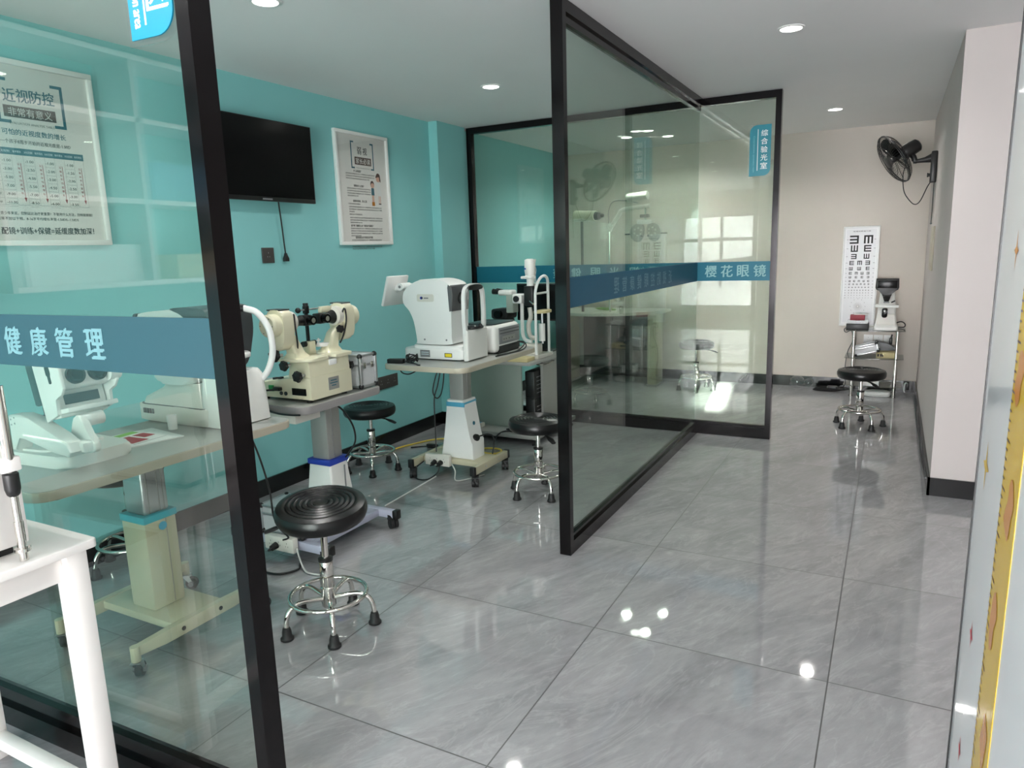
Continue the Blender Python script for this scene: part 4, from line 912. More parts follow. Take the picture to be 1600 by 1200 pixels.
# yoke arms
a1 = [(-2.52, 0.905), (-2.45, 0.912), (-2.40, 0.902), (-2.26, 0.856), (-2.21, 0.838), (-2.195, 0.81), (-2.215, 0.792), (-2.27, 0.80), (-2.44, 0.84), (-2.475, 0.84), (-2.495, 0.785), (-2.525, 0.785)]
arm = vt.part('yoke_arm', MB().prism([(a - 0.03, c) for a, c in a1], 1.235, 1.285, 'plastic', 'y', bev=0.008, seg=3), base)
b = MB()
for x, z in ((-2.53, 0.892), (-2.51, 0.899), (-2.51, 0.88), (-2.53, 0.874)): b.disc((x - 0.004, 1.2352, z), (0, -1, 0), 0.003, 'grey', 0.001, 8)
vt.part('screw', b, arm)
a2 = smooth2([(-2.345, 0.80), (-2.325, 0.85), (-2.305, 0.895), (-2.285, 0.912), (-2.262, 0.90), (-2.235, 0.855), (-2.205, 0.82), (-2.215, 0.797), (-2.26, 0.79)], 4)
vt.part('yoke_arm', MB().prism(a2, 1.303, 1.325, 'plastic', 'y', bev=0.006, seg=3).bb(-2.30, -2.215, 1.27, 1.31, 0.80, 0.835, 'plastic', bev=0.01), base)
vt.part('pivot', MB().cyl((-2.285, 1.32, 0.89), (-2.285, 1.385, 0.89), 0.022, 'white', n=24), base)
TE = Tr((-2.315, 1.36, 0.905), ry=math.radians(-12))
TH = TE @ Matrix.Diagonal((1, 0.76, 1, 1))
head = vt.part('head', MB().bb(-0.06, 0.045, -0.11, 0.11, 0.085, 0.225, 'white', bev=0.02, seg=4, T=TH).bb(-0.06, -0.012, -0.105, 0.105, 0.0, 0.14, 'plastic', bev=0.006, T=TH))
sp = [(-0.075, -0.005), (0.0, 0.012), (0.005, 0.062), (0.04, 0.068), (0.062, 0.088), (0.064, 0.19), (0.045, 0.235), (-0.075, 0.235)]
for y in (-0.122, 0.11):
    vt.part('side_cheek', MB().prism(sp, y, y + 0.014, 'white', 'y', bev=0.003, T=TH), head)
vt.part('side_slot', MB().prism(rrect(0.014, 0.085, 0.006, 3, 0.005, 0.155), -0.124, -0.121, 'black', 'y', T=TH).prism(rrect(0.022, 0.03, 0.004, 3, 0.005, 0.155), -0.1245, -0.1215, 'black', 'y', T=TH), head, 'black side slot')
vt.part('tray', MB().bb(-0.02, 0.045, -0.108, 0.11, 0.012, 0.028, 'white', bev=0.004, T=TH).bb(-0.014, -0.008, -0.075, 0.075, 0.04, 0.072, 'dark_grey', T=TH), head)
b = MB()
for y in (-0.036, 0.036): b.cyl((0.03, y, 0.128), (0.056, y, 0.128), 0.03, 'black', n=28, T=TE).cyl((0.056, y, 0.128), (0.061, y, 0.128), 0.024, 'gloss_black', r1=0.018, n=28, T=TE)
vt.part('eyepiece', b, head, 'black round eyepieces')
vt.part('roller', MB().cyl((0.05, 0.085, 0.12), (0.05, 0.135, 0.12), 0.028, 'white', n=24, T=TH), head)
vt.part('rear_housing', MB().bb(-0.15, -0.06, -0.10, 0.10, 0.055, 0.22, 'slate', bev=0.008, T=TH).bb(-0.13, -0.06, -0.09, 0.09, 0.0, 0.055, 'black', bev=0.008, T=TH), head, 'dark rear housing')
vt.part('lever', MB().cyl((-0.13, -0.085, 0.02), (-0.20, -0.11, -0.005), 0.006, 'grey', n=10, T=TH), head)

bk = Thing('brochure', 'white brochure with red and green print lying on the front table', 'booklet', (-2.45, 1.60, 0.7402), rz=math.radians(-4))
ob = [(-2.585, 1.515), (-2.36, 1.49), (-2.31, 1.70), (-2.545, 1.735)]
b = MB().prism(ob, 0.7402, 0.7445, 'sheet')
T = face_z(-2.45, 1.61, 0.7445, math.radians(4))
for q, m in ((((-0.05, -0.07), (0.06, -0.07), (0.06, 0.0), (-0.05, 0.0)), 'ink_red'), (((-0.05, 0.012), (0.02, 0.012), (0.02, 0.06), (-0.05, 0.06)), 'ink_red'), (((-0.11, -0.03), (-0.07, -0.03), (-0.07, 0.06), (-0.11, 0.06)), 'lime'), (((0.075, -0.08), (0.078, -0.08), (0.078, 0.06), (0.075, 0.06)), 'ink_soft')):
    b.flat(q, m, T, 0.0005)
bk.part('pages', b)
single('paper_cup', 'small white paper cup by the brochure on the front table', 'cup', MB().lathe([(0.001, 0), (0.017, 0), (0.019, 0.055), (0.0185, 0.056), (0.0175, 0.05), (0.001, 0.048)], 'sheet', 24, T=Tr((-2.46, 1.765, 0.7402))), (-2.46, 1.765, 0.7402))
single('card_slip', 'small white slip of paper under the corner of the eye trainer', 'paper', MB().prism([(-2.66, 1.20), (-2.56, 1.17), (-2.53, 1.215), (-2.62, 1.235)], 0.7402, 0.7412, 'sheet'), (-2.6, 1.2, 0.7402))

# ------------------------------------------------------------------ slit lamp
sl = Thing('slit_lamp', 'white slit lamp microscope with chin rest frame on the low table behind the post', 'eye instrument', (-2.35, 4.72, 0.60))
base = sl.part('base', MB().bb(-2.47, -2.25, 4.62, 4.86, 0.60, 0.628, 'offwhite', bev=0.006).bb(-2.42, -2.30, 4.68, 4.80, 0.628, 0.70, 'offwhite', bev=0.008))
sl.part('joystick', MB().cyl((-2.45, 4.66, 0.628), (-2.45, 4.66, 0.70), 0.009, 'black', r1=0.013), base)
arm = sl.part('swing_arm', MB().tube([(-2.36, 4.74, 0.715), (-2.41, 4.74, 0.725), (-2.435, 4.74, 0.77), (-2.437, 4.74, 0.88), (-2.435, 4.74, 1.0)], 0.014, 'white', n=12), base)
sl.part('swing_arm', MB().tube([(-2.33, 4.74, 0.74), (-2.375, 4.74, 0.76), (-2.385, 4.74, 0.84), (-2.365, 4.74, 0.90), (-2.372, 4.74, 0.97)], 0.017, 'offwhite', n=12), base)
sl.part('counter_knob', MB().cyl((-2.285, 4.76, 0.72), (-2.285, 4.76, 0.85), 0.025, 'plastic', n=22), base)
mic = sl.part('microscope', MB().bb(-2.50, -2.42, 4.70, 4.79, 1.0, 1.07, 'white', bev=0.012, seg=3).bb(-2.62, -2.50, 4.70, 4.79, 1.06, 1.10, 'plastic', bev=0.014, seg=3).bb(-2.55, -2.49, 4.70, 4.79, 0.93, 1.07, 'green_grey', bev=0.008).cyl((-2.46, 4.699, 1.035), (-2.46, 4.688, 1.035), 0.023, 'black', n=20), base)
b = MB()
for y in (4.715, 4.775): b.cyl((-2.615, y, 1.085), (-2.665, y, 1.09), 0.018, 'black', r1=0.021, n=20)
sl.part('eyepiece', b, mic, 'black eyepieces')
lh = sl.part('lamp_housing', MB().lathe([(0.026, 1.125), (0.027, 1.18), (0.042, 1.185), (0.042, 1.20), (0.035, 1.205), (0.040, 1.24), (0.038, 1.318), (0.02, 1.326), (0.001, 1.326)], 'plastic', 28, T=Tr((-2.362, 4.74, 0))).bb(-2.43, -2.36, 4.715, 4.765, 1.18, 1.20, 'plastic', bev=0.006).disc((-2.382, 4.7055, 1.255), (0, -1, 0), 0.006, 'blue', 0.003), base)
sl.part('slit_unit', MB().bb(-2.40, -2.325, 4.70, 4.78, 0.985, 1.13, 'black', bev=0.01).cyl((-2.35, 4.70, 1.02), (-2.31, 4.68, 1.0), 0.007, 'chrome', n=10), base, 'black slit unit')
fr = sl.part('chin_frame', MB().tube([(-2.285, 4.66, 0.62), (-2.285, 4.66, 1.0), (-2.283, 4.665, 1.10), (-2.27, 4.70, 1.175), (-2.265, 4.77, 1.20), (-2.27, 4.84, 1.175), (-2.283, 4.875, 1.10), (-2.285, 4.88, 1.0), (-2.285, 4.88, 0.62)], 0.0105, 'white', n=12, sm=4).bb(-2.31, -2.26, 4.635, 4.90, 0.60, 0.625, 'white', bev=0.005), label='white chin rest frame')
sl.part('cross_bar', MB().cyl((-2.285, 4.66, 1.075), (-2.285, 4.88, 1.075), 0.008, 'white'), fr)
sl.part('chin_cup', MB().prism(smooth2([(-2.31, 4.68), (-2.24, 4.70), (-2.23, 4.77), (-2.24, 4.84), (-2.31, 4.86)], 4), 0.93, 0.95, 'cream_card', bev=0.004).cyl((-2.285, 4.77, 0.70), (-2.285, 4.77, 0.93), 0.008, 'alu'), fr)
b = MB()
for k in range(3): b.tube([(-2.325 + 0.004 * math.sin(i * 1.9 + k), 4.735 + 0.012 * k, 1.32 - i * 0.026 + 0.003 * math.cos(i * 2.5)) for i in range(9)], 0.0022, 'offwhite', n=6, sm=3)
sl.part('lamp_cable', b, lh)
cmr = single('camera_unit', 'black camera body standing behind the slit lamp microscope', 'camera', MB().bb(-2.80, -2.66, 4.93, 5.05, 0.602, 0.86, 'dark_grey', bev=0.01).bb(-2.80, -2.65, 4.90, 5.08, 0.86, 0.94, 'black', bev=0.02, seg=3).cyl((-2.72, 4.90, 0.90), (-2.72, 4.86, 0.90), 0.03, 'gloss_black'), (-2.72, 5.0, 0.602))
mo = Thing('monitor', 'dark monitor behind the slit lamp, half hidden by the partition post', 'monitor', (-2.42, 5.08, 0.60))
mo.part('stand', MB().bb(-2.52, -2.32, 5.0, 5.14, 0.601, 0.612, 'black').bb(-2.45, -2.39, 5.08, 5.11, 0.61, 0.86, 'black'))
mo.part('screen', MB().bb(-2.64, -2.2, 5.05, 5.08, 0.84, 1.13, 'black', bev=0.006).bb(-2.63, -2.21, 5.049, 5.0495, 0.855, 1.12, 'gloss_black'))
single('card_sheet', 'cream folder lying on the corner of the slit lamp table', 'paper', MB().bb(-2.43, -2.27, 4.47, 4.60, 0.6005, 0.628, 'cream_card', bev=0.003), (-2.35, 4.53, 0.6005))

# ------------------------------------------------------------------ power strips, adapters and cables
def power_strip(label, c, rz, n, on_top=True, plugs=(0,), face='top', name='power_strip', blue=False):
    t = Thing(name, label, 'power strip', c, rz, local=True)
    L = 0.05 * n + 0.03
    b = MB().bb(-L / 2, L / 2, -0.026, 0.026, 0, 0.034, 'offwhite', bev=0.005)
    if face == 'front':
        b = MB().bb(-L / 2, L / 2, -0.017, 0.017, 0, 0.07, 'offwhite', bev=0.005)
    t.part('body', b)
    s = MB()
    for i in range(n):
        x = -L / 2 + 0.04 + i * 0.05
        for dx, dz in ((-0.007, -0.006), (0.007, -0.006), (0, 0.009)):
            if face == 'front': s.box((x + dx, -0.0172, 0.036 + dz), (0.002, 0.001, 0.007), 'ink')
            else: s.box((x + dx, dz, 0.0343), (0.002, 0.007, 0.001), 'ink')
        if blue: s.box((x, 0, 0.0345), (0.04, 0.04, 0.0012), 'sky')
    t.part('outlets', s)
    return t
ps2 = power_strip('white power strip on the base of the grey table, left of the front stool', (-2.44, 2.235, 0.05), 0, 3, face='front')
ps3 = power_strip('white power strip with black plugs on the base of the middle table', (-2.46, 3.578, 0.075), 0, 3, face='front')
power_strip('white power strip with blue sockets lying on the low shelf of the slit lamp table', (-2.80, 4.53, 0.0752), 0, 4, blue=True)
def plug(t, c, d):
    c = Vector(c); d = Vector(d); t.inv = t.o.matrix_basis.inverted()
    t.part('plug', MB().cyl(c, c + d * 0.03, 0.017, 'black', r1=0.014, n=16).cyl(c + d * 0.03, c + d * 0.05, 0.009, 'black', r1=0.005, n=12), label='black plug')
plug(ps2, (-2.455, 2.217, 0.078), (0, -1, -0.15))
plug(ps3, (-2.475, 3.56, 0.10), (0, -1, -0.25))
plug(ps3, (-2.43, 3.56, 0.10), (0, -1, -0.25))
single('power_adapter', 'black power adapter lying at the left corner of the middle table', 'adapter', MB().box((0, 0, 0.014), (0.105, 0.042, 0.027), 'black', bev=0.005, T=Tr((-2.625, 3.425, 0.7402), rz=0.22)).cyl((-2.57, 3.437, 0.754), (-2.55, 3.442, 0.754), 0.006, 'black'), (-2.625, 3.425, 0.7402))
b = MB()
for k in range(7):
    a0 = random.uniform(0, 6.28)
    b.tube([(-2.525 + (0.028 + 0.016 * random.random()) * math.cos(a0 + i * 1.05), 3.45 + (0.02 + 0.016 * random.random()) * math.sin(a0 + i * 1.05), 0.748 + 0.05 * random.random()) for i in range(6)], 0.0035, 'black', n=6, sm=5)
b.tube([(-2.55, 3.43, 0.749), (-2.48, 3.41, 0.747), (-2.44, 3.385, 0.745), (-2.42, 3.38, 0.745)], 0.004, 'black')
single('cable_bundle', 'tangled black cable bundle beside the adapter on the middle table', 'cable', b, (-2.52, 3.44, 0.745))
t3.part('power_cord', MB().tube([(-2.44, 3.61, 0.705), (-2.47, 3.60, 0.62), (-2.49, 3.60, 0.54), (-2.465, 3.60, 0.50), (-2.43, 3.60, 0.53), (-2.41, 3.605, 0.62), (-2.405, 3.61, 0.705)], 0.004, 'black').tube([(-2.42, 3.60, 0.70), (-2.45, 3.595, 0.58), (-2.475, 3.59, 0.50), (-2.478, 3.588, 0.36), (-2.475, 3.585, 0.22), (-2.47, 3.575, 0.16)], 0.004, 'black'))
t3.part('power_cord', MB().tube([(-2.60, 3.42, 0.705), (-2.57, 3.41, 0.685), (-2.53, 3.41, 0.68), (-2.50, 3.42, 0.69), (-2.48, 3.44, 0.705)], 0.004, 'black'))
t3.part('power_cord', MB().tube([(-2.225, 3.70, 0.255), (-2.19, 3.735, 0.262), (-2.17, 3.775, 0.24), (-2.175, 3.79, 0.18), (-2.185, 3.785, 0.122)], 0.0045, 'black'))
tn.part('power_cord', MB().tube([(-2.20, 4.215, 0.79), (-2.165, 4.225, 0.785), (-2.135, 4.20, 0.76), (-2.128, 4.12, 0.746), (-2.135, 3.98, 0.7448), (-2.155, 3.82, 0.7448)], 0.0042, 'black').tube([(-2.20, 4.20, 0.79), (-2.15, 4.205, 0.775), (-2.145, 4.10, 0.7455), (-2.15, 3.95, 0.7448), (-2.165, 3.86, 0.7448)], 0.0042, 'black'), label='black cables')
single('floor_cable', 'yellow cable lying along the skirting under the middle table', 'cable', MB().tube([(-3.08, 3.86, 0.008), (-3.10, 3.98, 0.008), (-3.05, 4.15, 0.008), (-2.98, 4.30, 0.008), (-2.86, 4.38, 0.008), (-2.74, 4.40, 0.008)], 0.006, 'yellow_cable'), (-3.0, 4.1, 0.0))
single('floor_cable', 'yellow cable coil on the floor behind the white pedestal', 'cable', MB().tube([(-2.45 + 0.10 * math.cos(a), 4.19 + 0.06 * math.sin(a), 0.008 + 0.004 * math.sin(a * 2)) for a in [2 * PI * i / 12 for i in range(12)]], 0.006, 'yellow_cable', closed=True), (-2.45, 4.19, 0.0))
single('floor_cable', 'black cable with connector lying on the floor behind the white pedestal', 'cable', MB().tube([(-3.02, 4.05, 0.007), (-2.92, 4.12, 0.007), (-2.80, 4.10, 0.007), (-2.66, 4.06, 0.007)], 0.005, 'black').box((-2.88, 4.12, 0.016), (0.09, 0.035, 0.03), 'black', bev=0.01), (-2.85, 4.1, 0.0))
single('floor_cable', 'black cable curving from the middle table power strip to the floor', 'cable', MB().tube([(-2.55, 3.55, 0.10), (-2.60, 3.52, 0.05), (-2.56, 3.47, 0.009), (-2.48, 3.475, 0.009), (-2.44, 3.53, 0.04), (-2.43, 3.545, 0.085)], 0.0042, 'black'), (-2.52, 3.5, 0.0))
single('floor_cable', 'thin grey cable from the middle table power strip to the floor', 'cable', MB().tube([(-2.36, 3.575, 0.095), (-2.32, 3.55, 0.06), (-2.30, 3.52, 0.012), (-2.25, 3.58, 0.008), (-2.2, 3.70, 0.008)], 0.004, 'wire_grey'), (-2.3, 3.55, 0.0))
single('floor_cable', 'thin grey cable from the front power strip across the floor', 'cable', MB().tube([(-2.345, 2.235, 0.075), (-2.31, 2.21, 0.05), (-2.26, 2.185, 0.012), (-2.2, 2.17, 0.006), (-2.05, 2.20, 0.006), (-1.95, 2.20, 0.006)], 0.0042, 'wire_grey'), (-2.25, 2.2, 0.0))
single('floor_cable', 'thin pale strip for light caught along a floor seam between the two table bases', 'cable', MB().tube([(-2.44, 3.0, 0.004), (-2.456, 3.3, 0.004), (-2.472, 3.56, 0.004)], 0.004, 'sheet'), (-2.456, 3.3, 0.0))  # pale strip stands in for light reflected along a grout line
single('floor_cable', 'black cable curling on the floor below the front power strip', 'cable', MB().tube([(-2.49, 2.16, 0.006), (-2.42, 2.10, 0.006), (-2.33, 2.11, 0.006), (-2.29, 2.18, 0.006), (-2.33, 2.235, 0.006)], 0.005, 'black'), (-2.4, 2.15, 0.0))
single('floor_cable', 'black cable running over the floor behind the front glass', 'cable', MB().tube([(-2.32, 1.72, 0.006), (-2.30, 1.86, 0.006), (-2.36, 2.0, 0.006), (-2.42, 2.10, 0.006)], 0.005, 'black'), (-2.33, 1.9, 0.0))
b = MB().tube([(-2.47, 4.50, 0.085), (-2.44, 4.56, 0.085), (-2.36, 4.57, 0.085), (-2.29, 4.55, 0.085), (-2.25, 4.50, 0.083), (-2.30, 4.46, 0.083), (-2.36, 4.46, 0.083)], 0.006, 'black').tube([(-2.40, 4.47, 0.083), (-2.46, 4.45, 0.083), (-2.50, 4.42, 0.06), (-2.52, 4.40, 0.01)], 0.006, 'black')
b.box((-2.42, 4.475, 0.09), (0.05, 0.03, 0.026), 'black', bev=0.006).box((-2.355, 4.465, 0.09), (0.05, 0.03, 0.026), 'black', bev=0.006)
single('cable_tangle', 'black cables and plugs lying on the low shelf of the slit lamp table', 'cable', b, (-2.4, 4.5, 0.078))

# ------------------------------------------------------------------ back room seen through the glass
dk = Thing('examination_desk', 'pale curved desk of the eye test unit in the back room', 'desk', (-2.6, 6.95, 0))
o = [(-3.1, 6.72), (-2.7, 6.62), (-2.4, 6.70), (-2.2, 6.84), (-2.02, 7.05), (-2.02, 7.33), (-3.1, 7.33)]
dk.part('desktop', MB().prism(smooth2(o[:5], 4, False) + o[5:], 0.72, 0.75, 'offwhite', bev=0.006))
dk.part('leg_panel', MB().bb(-2.13, -2.04, 6.86, 7.10, 0.02, 0.72, 'base_beige', bev=0.006))
dk.part('leg_panel', MB().bb(-3.05, -2.96, 6.86, 7.10, 0.02, 0.72, 'base_beige', bev=0.006))
dk.part('back_panel', MB().bb(-2.96, -2.13, 7.22, 7.25, 0.10, 0.72, 'dark_grey'))
dk.part('foot', MB().bb(-2.14, -2.03, 6.85, 7.11, 0, 0.022, 'col_grey').bb(-3.06, -2.95, 6.85, 7.11, 0, 0.022, 'col_grey'))
ph = Thing('phoropter_stand', 'phoropter hanging from a pale arm on a chrome pole in the back room', 'eye instrument', (-2.376, 6.75, 0.75))
XP, YP = -2.49, 6.78
ph.part('pole', MB().cyl((XP, YP, 0.751), (XP, YP, 1.555), 0.013, 'chrome'))
ph.part('sleeve', MB().cyl((XP, YP, 1.54), (XP, YP, 1.62), 0.02, 'offwhite'))
arm = ph.part('arm', MB().tube([(XP, YP, 1.565), (XP + 0.10, YP - 0.01, 1.70), (XP + 0.15, YP - 0.02, 1.745), (XP + 0.42, YP - 0.05, 1.765)], 0.022, 'offwhite', n=12, sm=2))
ph.part('cable', MB().tube([(XP - 0.005, YP, 1.60), (XP - 0.01, YP, 1.74), (XP + 0.04, YP, 1.83), (XP + 0.18, YP - 0.02, 1.83), (XP + 0.3, YP - 0.03, 1.80)], 0.006, 'grey'), arm)
ph.part('lamp_head', MB().cyl((XP + 0.20, YP - 0.04, 1.85), (XP + 0.40, YP - 0.06, 1.865), 0.04, 'offwhite', n=20), arm)
hx, hy, hz = XP + 0.38, YP - 0.05, 1.52
hd = ph.part('hanger', MB().cyl((hx, hy, 1.76), (hx, hy, 1.62), 0.012, 'chrome').bb(hx - 0.08, hx + 0.06, hy - 0.03, hy + 0.03, 1.60, 1.64, 'white', bev=0.008).bb(hx - 0.05, hx + 0.03, hy - 0.025, hy + 0.025, 1.66, 1.69, 'dark_grey'))
for sgn in (-1, 1):
    c = (hx + sgn * 0.07, hy, hz)
    b = MB().prism(smooth2([(c[0] - sgn * 0.045, hz + 0.07), (c[0] + sgn * 0.02, hz + 0.085), (c[0] + sgn * 0.07, hz + 0.045), (c[0] + sgn * 0.075, hz - 0.03), (c[0] + sgn * 0.02, hz - 0.085), (c[0] - sgn * 0.03, hz - 0.06), (c[0] - sgn * 0.05, hz)], 4), hy - 0.025, hy + 0.025, 'col_grey', 'y', bev=0.006)
    b.disc((c[0] - sgn * 0.038, hy - 0.025, hz - 0.03), (0, -1, 0), 0.009, 'gloss_black', 0.006)
    for q in range(6):
        an = q * 1.05 + 0.4; b.cyl((c[0] + 0.035 * math.cos(an), hy - 0.025, hz + 0.01 + 0.035 * math.sin(an)), (c[0] + 0.035 * math.cos(an), hy - 0.034, hz + 0.01 + 0.035 * math.sin(an)), 0.007, 'offwhite', n=10)
    b.cyl((c[0] + sgn * 0.07, hy, hz - 0.01), (c[0] + sgn * 0.14, hy, hz - 0.01), 0.007, 'dark_grey').cyl((c[0], hy, hz + 0.075), (c[0], hy, hz + 0.115), 0.016, 'offwhite').bb(c[0] - 0.02, c[0] + 0.02, hy - 0.02, hy + 0.02, hz + 0.095, hz + 0.125, 'offwhite', bev=0.005)
    ph.part('lens_battery', b, hd)
pj = Thing('chart_projector', 'cream cylindrical chart projector behind the partition post', 'projector', (-2.72, 6.75, 0.75))
pj.part('stand', MB().cyl((-2.80, 6.82, 0.751), (-2.80, 6.82, 1.66), 0.014, 'dark_grey'))
pj.part('body', MB().cyl((-2.86, 6.80, 1.715), (-2.62, 6.74, 1.70), 0.05, 'cream', n=24).bb(-2.86, -2.66, 6.73, 6.81, 1.655, 1.68, 'offwhite', bev=0.006))
pj.part('lens', MB().cyl((-2.62, 6.74, 1.70), (-2.58, 6.73, 1.698), 0.042, 'dark_grey', r1=0.036, n=22).ball((-2.545, 6.722, 1.70), 0.02, 'dark_grey'))
b = MB()
T = Tr((-2.62, 7.0, 0.751))
for k in range(5):
    a = k * 1.25; o = smooth2([(0.10 * math.cos(a + t) * (0.6 + 0.4 * math.sin(t * 3 + k)), 0.07 * math.sin(a + t) * (0.6 + 0.4 * math.cos(t * 2 + k))) for t in [2 * PI * i / 7 for i in range(7)]], 3)
    b.prism([(x + 0.05 * math.cos(a), y + 0.03 * math.sin(a)) for x, y in o], 0.0 + 0.006 * k, 0.007 + 0.006 * k, 'lime', bev=0.002, T=T)
single('cleaning_cloth', 'crumpled lime green cloth on the back room desk', 'cloth', b, (-2.62, 7.0, 0.751))

# ------------------------------------------------------------------ glass rack, chart and things by the end wall
rk = Thing('glass_rack', 'three-tier glass rack with chrome posts against the end wall', 'rack', (-0.11, 7.13, 0))
for z in (0.60, 0.352, 0.10):
    o = smooth2([(-0.345, 7.02), (-0.23, 6.985), (-0.11, 6.975), (0.01, 6.985), (0.125, 7.02)], 4, False) + [(0.125, 7.31), (-0.345, 7.31)]
    rk.part('shelf', MB().prism(o, z - 0.008, z, 'glass_clear'))
for x, y in ((-0.277, 7.015), (0.065, 7.015), (-0.277, 7.27), (0.065, 7.27)):
    b = MB()
    for z0, z1 in ((0.0, 0.092), (0.10, 0.344), (0.352, 0.592)): b.cyl((x, y, z0), (x, y, z1), 0.0125, 'chrome', n=18)
    b.cyl((x, y, 0), (x, y, 0.008), 0.02, 'chrome', n=18)
    rk.part('post', b)
ec = Thing('eye_chart', 'tall white E eye chart light box standing behind the glass rack', 'eye chart', (-0.273, 7.35, 0.603))
ex0, ex1, ez0, ez1 = -0.424, -0.124, 0.603, 1.512
b = MB()
for w, d0, d1, m in ((0.012, 7.322, 7.366, 'white'),):
    for a in ((ex0, ex1, ez0, ez0 + w), (ex0, ex1, ez1 - w, ez1), (ex0, ex0 + w, ez0 + w, ez1 - w), (ex1 - w, ex1, ez0 + w, ez1 - w)):
        b.bb(a[0], a[1], d0, d1, a[2], a[3], m, bev=0.003)
ec.part('frame', b)
xc = (ex0 + ex1) / 2
b = MB().bb(ex0 + 0.012, ex1 - 0.012, 7.335, 7.36, ez0 + 0.012, ez1 - 0.012, 'chart')
T = face_y(xc, 7.335, ez1)
for a in ((0, -0.0265, 0.254, 0.003), (0, -(ez1 - ez0) + 0.0265, 0.254, 0.003)): b.rect(*a, 'white', T)
for x in (-0.127, 0.127): b.rect(x, -(ez1 - ez0) / 2, 0.003, ez1 - ez0 - 0.053, 'white', T)
b.text('标准对数视力表', 0.011, 'ink_soft', T @ Tr((0.002, -0.046, 0)), w=0.145, bold=0.02)
KX, KY = 0.000706, 0.00077
def opto(x, y, s, k):
    h = s / 2; q = s / 5
    bars = [(-h + q / 2, 0, q, s)] + [(q / 2, v, s - q, q) for v in (-h + q / 2, 0, h - q / 2)]
    R = T @ Tr((x, y, 0)) @ Matrix.Rotation(k * PI / 2, 4, 'Z')
    for n_, (cx_, cy_, w_, h_) in enumerate(bars): b.rect(cx_, cy_, w_, h_, 'ink', R, 0.0005 + 0.0001 * (n_ > 0))
E_rows = [(250, 100, (-83, 82), (2, 3)), (355, 80, (-76, 78), (1, 0)), (447, 62, (-78, 70), (2, 1)), (523, 52, (-98, -5, 88), (0, 3, 2)), (590, 42, (-105, -8, 92), (1, 1, 0)),
          (645, 33, (-108, -38, 30, 98), (0, 3, 1, 2)), (692, 27, (-110, -38, 32, 102), (1, 0, 0, 2)), (738, 23, (-113, -57, -2, 53, 108), (2, 0, 3, 1, 0)),
          (775, 19, (-113, -68, -23, 22, 67, 110), (0, 2, 1, 3, 0, 2)), (812, 15, tuple(-115 + 38 * i for i in range(7)), (0, 1, 2, 3, 0, 1, 2)),
          (847, 12.5, tuple(-117 + 33.5 * i for i in range(8)), (1, 2, 3, 0, 1, 2, 3, 0)), (878, 10, tuple(-117 + 33.5 * i for i in range(8)), (2, 3, 0, 1, 2, 0, 3, 1)),
          (908, 8, tuple(-117 + 33.5 * i for i in range(8)), (0, 1, 3, 2, 0, 1, 2, 3)), (937, 6.5, tuple(-117 + 33.5 * i for i in range(8)), (3, 2, 1, 0, 3, 0, 1, 2))]
for y, s, xs, ks in E_rows:
    for x, k in zip(xs, ks): opto(x * KX, -(y - 95) * KY, s * 0.00074, k)
    yy = -(y - 95) * KY
    for sx in (-1, 1): b.rect(sx * 0.112, yy, 0.015 if s > 40 else 0.01, 0.003, 'ink_soft', T)
cyy = -(1040 - 95) * KY
for k in range(12):
    a = 2 * PI * k / 12; b.rect(0.062 * math.sin(a), cyy + 0.07 * math.cos(a), 0.005, 0.004, 'ink_soft', T)
for k in range(24):
    a = PI * k / 24; b.rect(0, cyy, 0.075, 0.0007, 'ink_line', T @ Tr((0, cyy, 0)) @ Matrix.Rotation(a, 4, 'Z') @ Tr((0, -cyy, 0)), 0.0004 + 0.00001 * k)
b.flat(circle(0.006, 16, 0, cyy), 'sheet', T, 0.0009)
ec.part('chart_face', b)

lm = Thing('lensmeter', 'white lens meter with black screen hood on top of the glass rack', 'eye instrument', (-0.035, 7.12, 0.602))
body = lm.part('body', MB().loft([[(x, y, z) for x, y in rrect(w, d, 0.02, 5, -0.032, 7.13 + oy)] for z, w, d, oy in ((0.602, 0.19, 0.21, 0), (0.625, 0.19, 0.21, 0), (0.64, 0.172, 0.19, 0.005), (0.75, 0.145, 0.14, 0.03), (0.80, 0.14, 0.12, 0.04), (0.94, 0.115, 0.10, 0.05))], 'plastic'))
lm.part('front_panel', MB().prism([(-0.105, 0.65), (0.041, 0.65), (0.03, 0.742), (-0.094, 0.742)], 7.035, 7.05, 'offwhite', 'y'), body)
lm.part('stage', MB().bb(-0.125, 0.06, 7.03, 7.16, 0.80, 0.822, 'white', bev=0.005), body)
hood = [(-0.127, 1.05), (0.05, 1.05), (0.053, 0.972), (0.046, 0.955), (0.004, 0.938), (-0.004, 0.90), (-0.072, 0.90), (-0.08, 0.938), (-0.122, 0.955), (-0.13, 0.972)]
hd = lm.part('screen_hood', MB().prism(hood, 7.03, 7.15, 'black', 'y', bev=0.010, seg=3).box((-0.038, 7.027, 1.003), (0.15, 0.004, 0.066), 'gloss_black', bev=0.001), body, 'black screen hood')
lm.part('nozzle', MB().cyl((-0.038, 7.08, 0.895), (-0.038, 7.08, 0.85), 0.032, 'black', r1=0.018).bb(-0.06, -0.015, 7.05, 7.08, 0.838, 0.85, 'grey').cyl((0.0, 7.04, 0.845), (0.03, 7.04, 0.86), 0.006, 'black'), body)
lm.part('lens_holder', MB().prism(rrect(0.045, 0.085, 0.018, 5, -0.046, 0.755), 7.02, 7.04, 'gloss_black', 'y', bev=0.005).disc((-0.046, 7.02, 0.772), (0, -1, 0), 0.008, 'white', 0.003), body, 'black lens holder')
bx = Thing('instrument_box', 'flat black box with a glass lid at the left of the rack top', 'box', (-0.255, 7.09, 0.601))
bx.part('case', MB().bb(-0.345, -0.165, 7.02, 7.17, 0.601, 0.655, 'black', bev=0.003))
